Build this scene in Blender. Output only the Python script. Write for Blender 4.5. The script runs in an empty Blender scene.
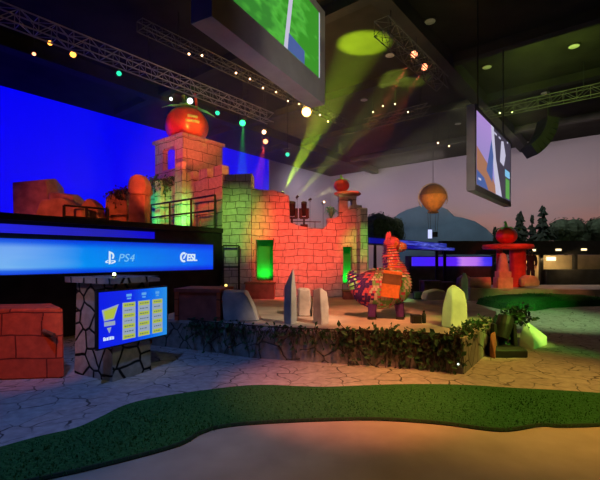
import bpy, bmesh, math, random
from mathutils import Vector, Matrix, noise
from mathutils.geometry import tessellate_polygon
R = random.Random(7)
S = bpy.context.scene
COL = S.collection
PI = math.pi
F = 400.0; HZ = 258.0; EYE = 1.6
U = Vector((0.632, 0.775, 0)).normalized()      # along the blue wall
V = Vector((U.y, -U.x, 0))                      # along the mural wall
CORNER = Vector((2.4, 31.5, 0)); CEIL = 8.02
def W(px, py, d): return Vector(((px-300)*d/F, d, EYE+(HZ-py)*d/F))
def G(px, py, z=0.0):
    d = F*(EYE-z)/(py-HZ); return Vector(((px-300)*d/F, d, z))
def UV(u, v, z=0.0): return CORNER + U*u + V*v + Vector((0, 0, z))

# ------------------------------------------------------------------ materials
def new_mat(name):
    m = bpy.data.materials.new(name); m.use_nodes = True
    nt = m.node_tree; b = nt.nodes['Principled BSDF']
    return m, nt, b
def N(nt, t, **kw):
    n = nt.nodes.new(t)
    for k, v in kw.items():
        if hasattr(n, k): setattr(n, k, v)
        else: n.inputs[k].default_value = v
    return n
def ramp(nt, stops):
    r = nt.nodes.new('ShaderNodeValToRGB'); e = r.color_ramp.elements
    while len(e) < len(stops): e.new(0.5)
    for i, (p, c) in enumerate(stops):
        e[i].position = p; e[i].color = (*c, 1) if len(c) == 3 else c
    return r
def plain(name, c, rough=0.7, metal=0.0, var=0.25, scale=6.0, bump=0.2, spec=0.3):
    m, nt, b = new_mat(name)
    tc = N(nt, 'ShaderNodeTexCoord')
    n = N(nt, 'ShaderNodeTexNoise'); n.inputs['Scale'].default_value = scale; n.inputs['Detail'].default_value = 5
    nt.links.new(tc.outputs['Object'], n.inputs['Vector'])
    r = ramp(nt, [(0.3, [x*(1-var) for x in c]), (0.7, [min(1, x*(1+var)) for x in c])])
    nt.links.new(n.outputs['Fac'], r.inputs['Fac']); nt.links.new(r.outputs['Color'], b.inputs['Base Color'])
    b.inputs['Roughness'].default_value = rough; b.inputs['Metallic'].default_value = metal
    b.inputs['Specular IOR Level'].default_value = spec
    if bump:
        bp = N(nt, 'ShaderNodeBump'); bp.inputs['Strength'].default_value = bump; bp.inputs['Distance'].default_value = 0.03
        nt.links.new(n.outputs['Fac'], bp.inputs['Height']); nt.links.new(bp.outputs['Normal'], b.inputs['Normal'])
    return m
def emit(name, c, s=1.0):
    m, nt, b = new_mat(name)
    b.inputs['Base Color'].default_value = (0.02, 0.02, 0.02, 1)
    b.inputs['Emission Color'].default_value = (*c, 1); b.inputs['Emission Strength'].default_value = s
    return m
def emit_ramp(name, stops, axis=0, s=1.0, noisy=0.0, wave=None):
    """LED screen: picture content as a gradient over the UV square."""
    m, nt, b = new_mat(name)
    uv = N(nt, 'ShaderNodeUVMap', uv_map='square'); sp = N(nt, 'ShaderNodeSeparateXYZ')
    nt.links.new(uv.outputs['UV'], sp.inputs['Vector'])
    src = sp.outputs[axis]
    if noisy:
        n = N(nt, 'ShaderNodeTexNoise'); n.inputs['Scale'].default_value = 5.0
        nt.links.new(uv.outputs['UV'], n.inputs['Vector'])
        ma = N(nt, 'ShaderNodeMath', operation='MULTIPLY_ADD'); ma.inputs[1].default_value = noisy
        nt.links.new(n.outputs['Fac'], ma.inputs[0]); nt.links.new(src, ma.inputs[2])
        sb = N(nt, 'ShaderNodeMath', operation='SUBTRACT'); sb.inputs[1].default_value = noisy*0.5
        nt.links.new(ma.outputs[0], sb.inputs[0]); src = sb.outputs[0]
    r = ramp(nt, stops); nt.links.new(src, r.inputs['Fac'])
    out = r.outputs['Color']
    if wave:
        r2 = ramp(nt, wave); nt.links.new(sp.outputs[1], r2.inputs['Fac'])
        mx = N(nt, 'ShaderNodeMixRGB', blend_type='MULTIPLY'); mx.inputs[0].default_value = 1
        nt.links.new(out, mx.inputs[1]); nt.links.new(r2.outputs['Color'], mx.inputs[2]); out = mx.outputs[0]
    nt.links.new(out, b.inputs['Emission Color']); b.inputs['Emission Strength'].default_value = s
    b.inputs['Base Color'].default_value = (0.02, 0.02, 0.02, 1)
    return m
def blocks(name, c1, c2, mortar, bw=0.27, bh=0.19, msize=0.008, warp=0.06, bumpd=0.03, rough=0.85):
    m, nt, b = new_mat(name)
    uv = N(nt, 'ShaderNodeUVMap', uv_map='metres')
    n = N(nt, 'ShaderNodeTexNoise'); n.inputs['Scale'].default_value = 2.2; n.inputs['Detail'].default_value = 1
    nt.links.new(uv.outputs['UV'], n.inputs['Vector'])
    mx = N(nt, 'ShaderNodeVectorMath', operation='MULTIPLY_ADD'); mx.inputs[1].default_value = (warp*2,)*3
    nt.links.new(n.outputs['Color'], mx.inputs[0]); nt.links.new(uv.outputs['UV'], mx.inputs[2])
    br = N(nt, 'ShaderNodeTexBrick'); br.offset = 0.37; br.squash = 1.55; br.squash_frequency = 3
    br.inputs['Scale'].default_value = 1.0; br.inputs['Brick Width'].default_value = bw; br.inputs['Row Height'].default_value = bh
    br.inputs['Mortar Size'].default_value = msize; br.inputs['Mortar Smooth'].default_value = 0.15
    br.inputs['Color1'].default_value = (*c1, 1); br.inputs['Color2'].default_value = (*c2, 1); br.inputs['Mortar'].default_value = (*mortar, 1)
    nt.links.new(mx.outputs[0], br.inputs['Vector'])
    n2 = N(nt, 'ShaderNodeTexNoise'); n2.inputs['Scale'].default_value = 9.0; n2.inputs['Detail'].default_value = 6
    nt.links.new(uv.outputs['UV'], n2.inputs['Vector'])
    r = ramp(nt, [(0.25, (0.72, 0.72, 0.72)), (0.75, (1.15, 1.15, 1.15))]); nt.links.new(n2.outputs['Fac'], r.inputs['Fac'])
    mc = N(nt, 'ShaderNodeMixRGB', blend_type='MULTIPLY'); mc.inputs[0].default_value = 1
    nt.links.new(br.outputs['Color'], mc.inputs[1]); nt.links.new(r.outputs['Color'], mc.inputs[2])
    nt.links.new(mc.outputs[0], b.inputs['Base Color']); b.inputs['Roughness'].default_value = rough
    b.inputs['Specular IOR Level'].default_value = 0.2
    hs = N(nt, 'ShaderNodeMath', operation='MULTIPLY_ADD'); hs.inputs[1].default_value = -1.0
    nt.links.new(br.outputs['Fac'], hs.inputs[0])
    sc = N(nt, 'ShaderNodeMath', operation='MULTIPLY'); sc.inputs[1].default_value = 0.35; nt.links.new(n2.outputs['Fac'], sc.inputs[0])
    nt.links.new(sc.outputs[0], hs.inputs[2])
    bp = N(nt, 'ShaderNodeBump'); bp.inputs['Strength'].default_value = 0.7; bp.inputs['Distance'].default_value = bumpd
    nt.links.new(hs.outputs[0], bp.inputs['Height']); nt.links.new(bp.outputs['Normal'], b.inputs['Normal'])
    return m
def crazy(name, c1, c2, line, scale=2.0, width=0.03, warp=0.25, rough=0.8, bumpd=0.02, breakup=0.0, spec=0.25):
    """irregular stones with joints between them"""
    m, nt, b = new_mat(name)
    uv = N(nt, 'ShaderNodeUVMap', uv_map='metres')
    n = N(nt, 'ShaderNodeTexNoise'); n.inputs['Scale'].default_value = 1.7; n.inputs['Detail'].default_value = 3
    nt.links.new(uv.outputs['UV'], n.inputs['Vector'])
    mx = N(nt, 'ShaderNodeVectorMath', operation='MULTIPLY_ADD'); mx.inputs[1].default_value = (warp,)*3
    nt.links.new(n.outputs['Color'], mx.inputs[0]); nt.links.new(uv.outputs['UV'], mx.inputs[2])
    v1 = N(nt, 'ShaderNodeTexVoronoi', feature='DISTANCE_TO_EDGE'); v1.inputs['Scale'].default_value = scale; v1.voronoi_dimensions = '2D'
    v2 = N(nt, 'ShaderNodeTexVoronoi', feature='F1'); v2.inputs['Scale'].default_value = scale; v2.voronoi_dimensions = '2D'
    for v in (v1, v2): nt.links.new(mx.outputs[0], v.inputs['Vector'])
    st = ramp(nt, [(0.0, c1), (1.0, c2)]); nt.links.new(v2.outputs['Color'], st.inputs['Fac'])
    n2 = N(nt, 'ShaderNodeTexNoise'); n2.inputs['Scale'].default_value = 11; n2.inputs['Detail'].default_value = 6
    nt.links.new(uv.outputs['UV'], n2.inputs['Vector'])
    r2 = ramp(nt, [(0.25, (0.7, 0.7, 0.7)), (0.75, (1.2, 1.2, 1.2))]); nt.links.new(n2.outputs['Fac'], r2.inputs['Fac'])
    mc = N(nt, 'ShaderNodeMixRGB', blend_type='MULTIPLY'); mc.inputs[0].default_value = 1
    nt.links.new(st.outputs['Color'], mc.inputs[1]); nt.links.new(r2.outputs['Color'], mc.inputs[2])
    edge = ramp(nt, [(0.0, (0, 0, 0)), (width, (0, 0, 0)), (width*1.6+0.01, (1, 1, 1))])
    nt.links.new(v1.outputs['Distance'], edge.inputs['Fac'])
    fac = edge.outputs['Color']
    if breakup:
        n3 = N(nt, 'ShaderNodeTexNoise'); n3.inputs['Scale'].default_value = 2.6; nt.links.new(uv.outputs['UV'], n3.inputs['Vector'])
        r3 = ramp(nt, [(0.42, (0, 0, 0)), (0.58, (breakup,)*3)]); nt.links.new(n3.outputs['Fac'], r3.inputs['Fac'])
        mm = N(nt, 'ShaderNodeMixRGB', blend_type='LIGHTEN'); mm.inputs[0].default_value = 1
        nt.links.new(fac, mm.inputs[1]); nt.links.new(r3.outputs['Color'], mm.inputs[2]); fac = mm.outputs[0]
    fx = N(nt, 'ShaderNodeMixRGB'); fx.inputs[1].default_value = (*line, 1)
    nt.links.new(fac, fx.inputs[0]); nt.links.new(mc.outputs[0], fx.inputs[2]); nt.links.new(fx.outputs[0], b.inputs['Base Color'])
    b.inputs['Roughness'].default_value = rough; b.inputs['Specular IOR Level'].default_value = spec
    bp = N(nt, 'ShaderNodeBump'); bp.inputs['Strength'].default_value = 0.6; bp.inputs['Distance'].default_value = bumpd
    nt.links.new(fac, bp.inputs['Height']); nt.links.new(bp.outputs['Normal'], b.inputs['Normal'])
    return m
M = {}
M['floor'] = crazy('paved_floor', (0.38, 0.32, 0.28), (0.44, 0.38, 0.33), (0.07, 0.06, 0.05), 3.6, 0.02, 0.5, 0.75, 0.01, 0.9)
M['tan_floor'] = plain('tan_floor', (0.42, 0.33, 0.22), 0.8, 0, 0.12, 2.5, 0.1)
M['stage_top'] = plain('stage_top', (0.42, 0.37, 0.33), 0.75, 0, 0.2, 3)
M['stage_stone'] = crazy('stage_stone', (0.2, 0.21, 0.19), (0.3, 0.3, 0.26), (0.07, 0.075, 0.06), 2.8, 0.018, 0.3, 0.85, 0.05)
M['castle'] = blocks('castle_blocks', (0.66, 0.63, 0.58), (0.5, 0.48, 0.45), (0.14, 0.13, 0.12))
M['castle_big'] = blocks('castle_big_blocks', (0.6, 0.55, 0.5), (0.48, 0.45, 0.42), (0.14, 0.12, 0.11), 0.7, 0.38, 0.014)
M['cartoon'] = crazy('outlined_stone', (0.30, 0.25, 0.24), (0.38, 0.34, 0.29), (0.006, 0.006, 0.006), 3.9, 0.045, 0.15, 0.7, 0.03)
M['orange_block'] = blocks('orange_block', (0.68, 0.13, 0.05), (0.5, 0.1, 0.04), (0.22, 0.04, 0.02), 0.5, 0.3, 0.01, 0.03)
M['red_wood'] = plain('dull_red', (0.36, 0.1, 0.07), 0.7)
M['rock'] = plain('grey_rock', (0.45, 0.44, 0.42), 0.85, 0, 0.25, 4, 0.5)
M['pale_rock'] = plain('pale_rock', (0.66, 0.66, 0.58), 0.85, 0, 0.15, 4, 0.4)
M['ruin'] = plain('ruin_stone', (0.58, 0.36, 0.26), 0.85, 0, 0.35, 3, 0.8)
M['grass'] = plain('turf', (0.03, 0.12, 0.026), 0.95, 0, 0.3, 30, 1.0, 0.1)
M['grass_edge'] = plain('turf_edge', (0.02, 0.04, 0.015), 0.95, 0, 0.3, 30)
M['door_green_lit'] = plain('door_green_lit', (0.01, 0.4, 0.1), 0.8, 0, 0.1, 3, 0.05)  # green light inside the doorways put into the panel colour
M['black'] = plain('black_paint', (0.02, 0.02, 0.022), 0.6, 0, 0.3, 8, 0.05)
M['black_wall'] = plain('black_drape', (0.05, 0.05, 0.053), 0.9, 0, 0.3, 3, 0.1)
M['ceiling'] = plain('black_ceiling', (0.022, 0.021, 0.017), 0.9, 0, 0.3, 1.5, 0.1, 0.1)
M['duct'] = plain('ceiling_steel', (0.02, 0.02, 0.017), 0.85, 0, 0.3, 2)
M['metal'] = plain('truss_aluminium', (0.12, 0.12, 0.11), 0.55, 0.3, 0.1, 8, 0.05)
M['metal_bright'] = plain('truss_silver', (0.35, 0.35, 0.36), 0.55, 0.3, 0.1, 8, 0.05)
M['casing'] = plain('grey_casing', (0.34, 0.33, 0.32), 0.6, 0, 0.12, 2, 0.05)
M['rail'] = plain('black_rail', (0.015, 0.015, 0.015), 0.5)
M['tomato'] = plain('tomato_red', (0.75, 0.035, 0.015), 0.35, 0, 0.25, 3, 0.15, 0.5)
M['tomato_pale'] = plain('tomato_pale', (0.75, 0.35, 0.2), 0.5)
M['leaf_green'] = plain('bright_green', (0.25, 0.75, 0.12), 0.6)
M['ivy'] = plain('ivy_leaf', (0.03, 0.09, 0.03), 0.6, 0, 0.5, 14, 0.1)
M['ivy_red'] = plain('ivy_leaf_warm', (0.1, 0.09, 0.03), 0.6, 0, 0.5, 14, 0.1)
M['bark'] = plain('bark', (0.05, 0.035, 0.025), 0.9, 0, 0.3, 12, 0.5)
M['needle'] = plain('needle', (0.012, 0.03, 0.022), 0.9, 0, 0.4, 9)
M['bush'] = plain('bush', (0.035, 0.07, 0.045), 0.9, 0, 0.4, 6)
M['mountain'] = plain('mountain_paint', (0.055, 0.125, 0.17), 0.9, 0, 0.25, 0.7)
M['red_paint'] = plain('red_paint', (0.55, 0.05, 0.035), 0.5, 0, 0.2, 4)
M['pink_stone'] = plain('pink_stone', (0.55, 0.3, 0.26), 0.8, 0, 0.2, 5, 0.4)
M['brown'] = plain('brown_wood', (0.2, 0.1, 0.05), 0.7, 0, 0.3, 6)
M['cream'] = plain('cream_wall', (0.55, 0.45, 0.3), 0.8, 0, 0.15, 3)
M['skin'] = plain('skin', (0.5, 0.3, 0.22), 0.6)
M['cloth'] = plain('dark_cloth', (0.03, 0.025, 0.04), 0.9)
M['hair'] = plain('dark_hair', (0.02, 0.015, 0.012), 0.7)
M['white_pot'] = plain('pale_pot', (0.5, 0.6, 0.65), 0.5)
M['teal_leaf'] = plain('teal_leaf', (0.06, 0.4, 0.3), 0.5)
M['balloon'] = plain('balloon_orange', (0.9, 0.34, 0.07), 0.6, 0, 0.25, 5)
M['balloon_top'] = plain('balloon_brown', (0.4, 0.18, 0.06), 0.6)
M['balloon_rim'] = plain('balloon_rim', (0.7, 0.5, 0.25), 0.5)
M['blue_wall'] = emit_ramp('blue_glowing_wall', [(0, (0.0, 0.0, 1.0)), (0.8, (0.0, 0.0, 0.95)), (1, (0.0, 0.0, 0.8))], 0, 0.95)  # blue light on the wall put in as its own emission
M['led_sign'] = emit_ramp('led_sign', [(0.0, (0.3, 0.62, 1.0)), (0.45, (0.2, 0.5, 0.98)), (0.6, (0.0, 0.3, 0.95)), (0.8, (0.0, 0.22, 0.9)), (1, (0.0, 0.12, 0.95))], 0, 0.9, 0.08,
                          [(0, (0.05, 0.12, 0.8)), (0.1, (0.1, 0.3, 0.9)), (0.2, (1, 1, 1)), (0.75, (0.9, 0.85, 1)), (0.9, (0.1, 0.3, 0.9)), (1, (0.05, 0.12, 0.8))])
M['led_strip'] = emit_ramp('led_strip_blue', [(0, (0.0, 0.0, 0.7)), (0.5, (0.02, 0.02, 0.95)), (0.8, (0.02, 0.02, 0.5)), (1, (0.0, 0.0, 0.8))], 0, 0.8, 0.3)
M['led_violet'] = emit_ramp('led_violet', [(0, (0.05, 0.02, 1.0)), (0.35, (0.08, 0.01, 1.0)), (0.55, (0.12, 0.02, 1.0)), (0.63, (0.62, 0.24, 0.95)), (0.8, (0.5, 0.18, 0.95)), (0.9, (0.08, 0.05, 1.0)), (1, (0.03, 0.03, 0.9))], 0, 0.9, 0.12)
M['led_blue'] = emit_ramp('led_canopy', [(0, (0.0, 0.0, 0.25)), (0.35, (0.0, 0.01, 0.3)), (0.45, (0.1, 0.12, 0.9)), (0.55, (0.0, 0.01, 0.3)), (0.7, (0.2, 0.25, 0.9)), (0.78, (0.01, 0.02, 0.35)), (1, (0.01, 0.02, 0.3))], 0, 0.9, 1.6)
M['white_e'] = emit('white_glow', (0.75, 0.9, 1.0), 0.9)
M['dim_e'] = emit('dim_glow', (0.25, 0.65, 1.0), 0.8)
M['scr_blue'] = emit_ramp('schedule_blue', [(0, (0.0, 0.01, 0.85)), (0.45, (0.0, 0.02, 0.85)), (0.75, (0.0, 0.16, 0.9)), (1, (0.02, 0.3, 0.85))], 0, 0.9)
M['scr_yel'] = emit('schedule_yellow', (0.5, 0.6, 0.06), 0.8)
M['scr_gry'] = emit('schedule_grey', (0.36, 0.45, 0.6), 0.8)
M['scr_ink'] = emit('schedule_ink', (0.12, 0.22, 0.3), 0.5)
M['scr_cyan'] = emit('schedule_cyan', (0.12, 0.4, 0.85), 0.9)
M['game_sky'] = emit_ramp('game_sky', [(0, (0.3, 0.3, 0.75)), (0.5, (0.36, 0.27, 0.62)), (1, (0.45, 0.28, 0.7))], 1, 0.9)
M['game_dark'] = emit('game_dark', (0.06, 0.05, 0.08), 0.8)
M['game_white'] = emit('game_white', (0.6, 0.58, 0.75), 0.9)
M['game_green'] = emit('game_green', (0.12, 0.42, 0.08), 0.8)
M['game_orange'] = emit('game_orange', (0.45, 0.2, 0.12), 0.8)
M['game_blue'] = emit('game_blue', (0.08, 0.14, 0.4), 0.8)
M['game_grass'] = emit_ramp('game_grass', [(0.2, (0.04, 0.3, 0.02)), (0.5, (0.09, 0.5, 0.05)), (0.8, (0.04, 0.25, 0.03))], 0, 0.9, 2.2)
for k, c, s in (('amber', (1.0, 0.45, 0.08), 22), ('warm', (1.0, 0.6, 0.3), 6), ('red', (1.0, 0.25, 0.12), 5), ('orange', (1.0, 0.35, 0.05), 4),
                ('green', (0.03, 1.0, 0.3), 3), ('teal', (0.02, 0.75, 0.4), 1.5), ('white', (0.8, 0.95, 0.9), 5), ('led_small', (0.8, 1.0, 0.8), 2.5),
                ('lantern', (1.0, 0.7, 0.15), 3), ('shop', (1.0, 0.75, 0.4), 2.5), ('yg', (0.8, 1.0, 0.3), 7)):
    M['lens_'+k] = emit('lens_'+k, c, s)
M['disc'] = plain('pale_disc', (0.6, 0.6, 0.55), 0.6)

# ------------------------------------------------------------------ mesh builder
class MB:
    def __init__(self): self.v = []; self.f = []; self.m = []; self.sq = {}
    def add(self, vs, fs, mi=0):
        o = len(self.v); self.v += [Vector(p) for p in vs]
        for f in fs: self.f.append([o+i for i in f]); self.m.append(mi)
        return self
    def box(self, c, s, ax=None, mi=0):
        """centre, full sizes, axes (x,y,z vectors)"""
        ax = ax or (Vector((1, 0, 0)), Vector((0, 1, 0)), Vector((0, 0, 1)))
        c = Vector(c); vs = []
        for k in (-.5, .5):
            for j in (-.5, .5):
                for i in (-.5, .5): vs.append(c+ax[0]*i*s[0]+ax[1]*j*s[1]+ax[2]*k*s[2])
        return self.add(vs, [(0, 2, 3, 1), (4, 5, 7, 6), (0, 1, 5, 4), (2, 6, 7, 3), (0, 4, 6, 2), (1, 3, 7, 5)], mi)
    def bar(self, a, b, w, h=None, mi=0):
        a, b = Vector(a), Vector(b); d = (b-a); L = d.length; d = d.normalized()
        up = Vector((0, 0, 1)) if abs(d.z) < 0.95 else Vector((1, 0, 0))
        s = d.cross(up).normalized(); t = s.cross(d)
        return self.box((a+b)/2, (L, w, h or w), (d, s, t), mi)
    def tube(self, a, b, r0, r1=None, n=10, mi=0, cap=True):
        a, b = Vector(a), Vector(b); r1 = r0 if r1 is None else r1
        d = (b-a).normalized(); up = Vector((0, 0, 1)) if abs(d.z) < 0.95 else Vector((1, 0, 0))
        s = d.cross(up).normalized(); t = s.cross(d); vs = []
        for p, r in ((a, r0), (b, r1)):
            for i in range(n): an = 2*PI*i/n; vs.append(p+(s*math.cos(an)+t*math.sin(an))*r)
        fs = [(i, (i+1) % n, n+(i+1) % n, n+i) for i in range(n)]
        if cap: fs += [tuple(range(n-1, -1, -1)), tuple(range(n, 2*n))]
        return self.add(vs, fs, mi)
    def path(self, pts, r0, r1=None, n=8, mi=0):
        pts = [Vector(p) for p in pts]; r1 = r0 if r1 is None else r1; vs = []; L = len(pts)
        for k, p in enumerate(pts):
            d = (pts[min(k+1, L-1)]-pts[max(k-1, 0)]).normalized()
            up = Vector((0, 0, 1)) if abs(d.z) < 0.95 else Vector((1, 0, 0))
            s = d.cross(up).normalized(); t = s.cross(d); r = r0+(r1-r0)*k/(L-1)
            for i in range(n): an = 2*PI*i/n; vs.append(p+(s*math.cos(an)+t*math.sin(an))*r)
        fs = [(k*n+i, k*n+(i+1) % n, (k+1)*n+(i+1) % n, (k+1)*n+i) for k in range(L-1) for i in range(n)]
        fs += [tuple(range(n-1, -1, -1)), tuple(range((L-1)*n, L*n))]
        return self.add(vs, fs, mi)
    def lathe(self, prof, c=(0, 0, 0), n=24, mi=0, lobes=0, depth=0.0, squash=(1, 1)):
        c = Vector(c); vs = []; L = len(prof)
        for r, z in prof:
            for i in range(n):
                an = 2*PI*i/n; q = 1-depth*(0.5+0.5*math.cos(lobes*an)) if lobes else 1
                vs.append(c+Vector((r*q*math.cos(an)*squash[0], r*q*math.sin(an)*squash[1], z)))
        fs = [(k*n+i, k*n+(i+1) % n, (k+1)*n+(i+1) % n, (k+1)*n+i) for k in range(L-1) for i in range(n)]
        fs += [tuple(range(n-1, -1, -1)), tuple(range((L-1)*n, L*n))]
        return self.add(vs, fs, mi)
    def ellip(self, c, r, n=20, m=12, mi=0, ax=None):
        ax = ax or (Vector((1, 0, 0)), Vector((0, 1, 0)), Vector((0, 0, 1))); c = Vector(c); vs = []
        for k in range(m+1):
            th = PI*(0.02+0.96*k/m)-PI/2
            for i in range(n):
                an = 2*PI*i/n
                vs.append(c+ax[0]*(r[0]*math.cos(th)*math.cos(an))+ax[1]*(r[1]*math.cos(th)*math.sin(an))+ax[2]*(r[2]*math.sin(th)))
        fs = [(k*n+i, k*n+(i+1) % n, (k+1)*n+(i+1) % n, (k+1)*n+i) for k in range(m) for i in range(n)]
        fs += [tuple(range(n-1, -1, -1)), tuple(range(m*n, m*n+n))]
        return self.add(vs, fs, mi)
    def slab(self, loops, O, X, Y, th, mi=0):
        """plane polygon (outer + holes) at origin O with axes X,Y; thickness th along X cross Y (back)"""
        O, X, Y = Vector(O), Vector(X), Vector(Y); Z = X.cross(Y).normalized()
        flat = [Vector((a, b, 0)) for lp in loops for a, b in lp]
        tri = tessellate_polygon([[Vector((a, b, 0)) for a, b in lp] for lp in loops])
        n = len(flat); fr = [O+X*p.x+Y*p.y for p in flat]; bk = [p-Z*th for p in fr]
        fs = []
        for a, b, c in tri:
            nn = (flat[b]-flat[a]).cross(flat[c]-flat[a]).z
            t = (a, b, c) if nn > 0 else (a, c, b)
            fs.append(t); fs.append(tuple(n+i for i in reversed(t)))
        o = 0
        for lp in loops:
            L = len(lp)
            for i in range(L): fs.append((o+i, n+o+i, n+o+(i+1) % L, o+(i+1) % L))
            o += L
        return self.add(fr+bk, fs, mi)
    def prism(self, poly, z0, z1, mi=0):
        return self.slab([[(p[0], p[1]) for p in poly]], (0, 0, z1), (1, 0, 0), (0, 1, 0), z1-z0, mi)
    def hull(self, pts, mi=0, bevel=0.0):
        bm = bmesh.new()
        for p in pts: bm.verts.new(p)
        r = bmesh.ops.convex_hull(bm, input=bm.verts)
        bmesh.ops.delete(bm, geom=[g for g in r['geom_interior'] if isinstance(g, bmesh.types.BMVert)], context='VERTS')
        if bevel: bmesh.ops.bevel(bm, geom=list(bm.edges), offset=bevel, segments=1, affect='EDGES')
        bm.verts.ensure_lookup_table(); bm.verts.index_update()
        self.add([v.co.copy() for v in bm.verts], [[v.index for v in f.verts] for f in bm.faces], mi); bm.free()
        return self
    def quadpic(self, O, X, Y, x0, y0, x1, y1, mi=0):
        O, X, Y = Vector(O), Vector(X), Vector(Y)
        return self.add([O+X*x0+Y*y0, O+X*x1+Y*y0, O+X*x1+Y*y1, O+X*x0+Y*y1], [(0, 1, 2, 3)], mi)
    def build(self, name, mats, parent=None, smooth=False, base=None, kind=None, label=None):
        me = bpy.data.meshes.new(name)
        me.from_pydata([tuple(p) for p in self.v], [], self.f)
        if not isinstance(mats, (list, tuple)): mats = [mats]
        for m in mats: me.materials.append(m)
        for p, mi in zip(me.polygons, self.m): p.material_index = mi; p.use_smooth = smooth
        bm = bmesh.new(); bm.from_mesh(me); bmesh.ops.recalc_face_normals(bm, faces=list(bm.faces)); bm.to_mesh(me); bm.free()
        me.uv_layers.new(name='metres'); me.uv_layers.new(name='square')
        uv1, uv2 = me.uv_layers['metres'], me.uv_layers['square']
        for p in me.polygons:
            n = p.normal
            if abs(n.z) > 0.75: A, B = Vector((1, 0, 0)), Vector((0, 1, 0))
            else: A = Vector((-n.y, n.x, 0)).normalized(); B = Vector((0, 0, 1))
            q = [me.vertices[me.loops[l].vertex_index].co for l in p.loop_indices]
            a = [x.dot(A) for x in q]; b = [x.dot(B) for x in q]
            a0, b0 = min(a), min(b); da, db = max(1e-6, max(a)-a0), max(1e-6, max(b)-b0)
            for l, x, y in zip(p.loop_indices, a, b):
                uv1.data[l].uv = (x, y); uv2.data[l].uv = ((x-a0)/da, (y-b0)/db)
        o = bpy.data.objects.new(name, me); COL.objects.link(o)
        if parent is not None:
            o.parent = parent; me.transform(world(parent).inverted())
        elif base is not None:
            base = Vector(base); me.transform(Matrix.Translation(-base)); o.location = base
        if kind: o['kind'] = kind
        if label: o['label'] = label
        return o
def world(o):
    m = Matrix.LocRotScale(o.location, o.rotation_euler, o.scale)
    return world(o.parent) @ m if o.parent else m
def tag(o, label, cat, group=None, kind=None):
    o['label'] = label; o['category'] = cat
    if group: o['group'] = group
    if kind: o['kind'] = kind
    return o
def thing(name, loc, label, cat, group=None, rz=0.0):
    o = bpy.data.objects.new(name, None); COL.objects.link(o); o.empty_display_size = 0.1
    o.location = loc; o.rotation_euler = (0, 0, rz)
    return tag(o, label, cat, group)
def struct(mb, name, mat): return mb.build(name, mat, kind='structure')
def copy_tree(o, parent=None):
    c = o.copy(); COL.objects.link(c)
    if parent: c.parent = parent
    for ch in list(o.children): copy_tree(ch, c)
    return c
def lettering(text, O, X, Y, size, mat, name, parent, bold=0.0, shear=0.0, spacing=1.0):
    cu = bpy.data.curves.new(name, 'FONT'); cu.body = text; cu.size = size; cu.extrude = 0.002; cu.offset = bold
    cu.shear = shear; cu.space_character = spacing; cu.align_x = 'LEFT'
    t = bpy.data.objects.new(name, cu); COL.objects.link(t)
    dg = bpy.context.evaluated_depsgraph_get(); dg.update()
    me = bpy.data.meshes.new_from_object(t.evaluated_get(dg))
    X, Y = Vector(X).normalized(), Vector(Y).normalized(); Z = X.cross(Y)
    mw = Matrix(((X.x, Y.x, Z.x, O[0]), (X.y, Y.y, Z.y, O[1]), (X.z, Y.z, Z.z, O[2]), (0, 0, 0, 1)))
    bpy.data.objects.remove(t); bpy.data.curves.remove(cu)
    me.transform(world(parent).inverted() @ mw); me.materials.clear(); me.materials.append(mat); me.name = name
    o = bpy.data.objects.new(name, me); COL.objects.link(o); o.parent = parent
    return o
Z3 = Vector((0, 0, 1))
def uvax(): return (U, V, Z3)

# ------------------------------------------------------------------ room
UMIN, VMAX = -33.0, 27.0
def wallbox(u0, u1, v0, v1, z0, z1):
    return MB().box((UV((u0+u1)/2, (v0+v1)/2, (z0+z1)/2)), (abs(u1-u0), abs(v1-v0), z1-z0), uvax())
struct(wallbox(UMIN, 0, 0, VMAX, -0.2, 0), 'floor', M['floor'])
struct(wallbox(UMIN, 0, 0, VMAX, CEIL, CEIL+0.2), 'ceiling', M['ceiling'])
BLUE_END = -7.0
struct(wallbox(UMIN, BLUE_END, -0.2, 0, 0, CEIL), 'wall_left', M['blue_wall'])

def mural_mat():
    m, nt, b = new_mat('dusk_mural')
    tc = N(nt, 'ShaderNodeTexCoord'); sp = N(nt, 'ShaderNodeSeparateXYZ'); nt.links.new(tc.outputs['Object'], sp.inputs['Vector'])
    n = N(nt, 'ShaderNodeTexNoise'); n.inputs['Scale'].default_value = 0.28; n.inputs['Detail'].default_value = 4
    mp = N(nt, 'ShaderNodeMapping'); mp.inputs['Scale'].default_value = (1, 1, 3.5)
    nt.links.new(tc.outputs['Object'], mp.inputs['Vector']); nt.links.new(mp.outputs['Vector'], n.inputs['Vector'])
    ma = N(nt, 'ShaderNodeMath', operation='MULTIPLY_ADD'); ma.inputs[1].default_value = 2.6
    nt.links.new(n.outputs['Fac'], ma.inputs[0]); nt.links.new(sp.outputs[2], ma.inputs[2])
    dv = N(nt, 'ShaderNodeMath', operation='DIVIDE'); dv.inputs[1].default_value = 9.3; nt.links.new(ma.outputs[0], dv.inputs[0])
    r = ramp(nt, [(0.3, (0.40, 0.32, 0.33)), (0.52, (0.56, 0.36, 0.34)), (0.6, (0.46, 0.36, 0.37)), (0.72, (0.40, 0.34, 0.38)), (0.95, (0.34, 0.32, 0.38))])
    nt.links.new(dv.outputs[0], r.inputs['Fac']); nt.links.new(r.outputs['Color'], b.inputs['Base Color'])
    b.inputs['Roughness'].default_value = 0.95; b.inputs['Specular IOR Level'].default_value = 0.05
    return m
M['mural'] = mural_mat()
struct(wallbox(BLUE_END, 0, -0.2, 0, 0, CEIL), 'wall_side', M['mural'])
struct(wallbox(0, 0.2, 0, VMAX, 0, CEIL), 'wall_back', M['mural'])
struct(wallbox(UMIN, 0, VMAX, VMAX+0.2, 0, CEIL), 'wall_right', M['black_wall'])
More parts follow.
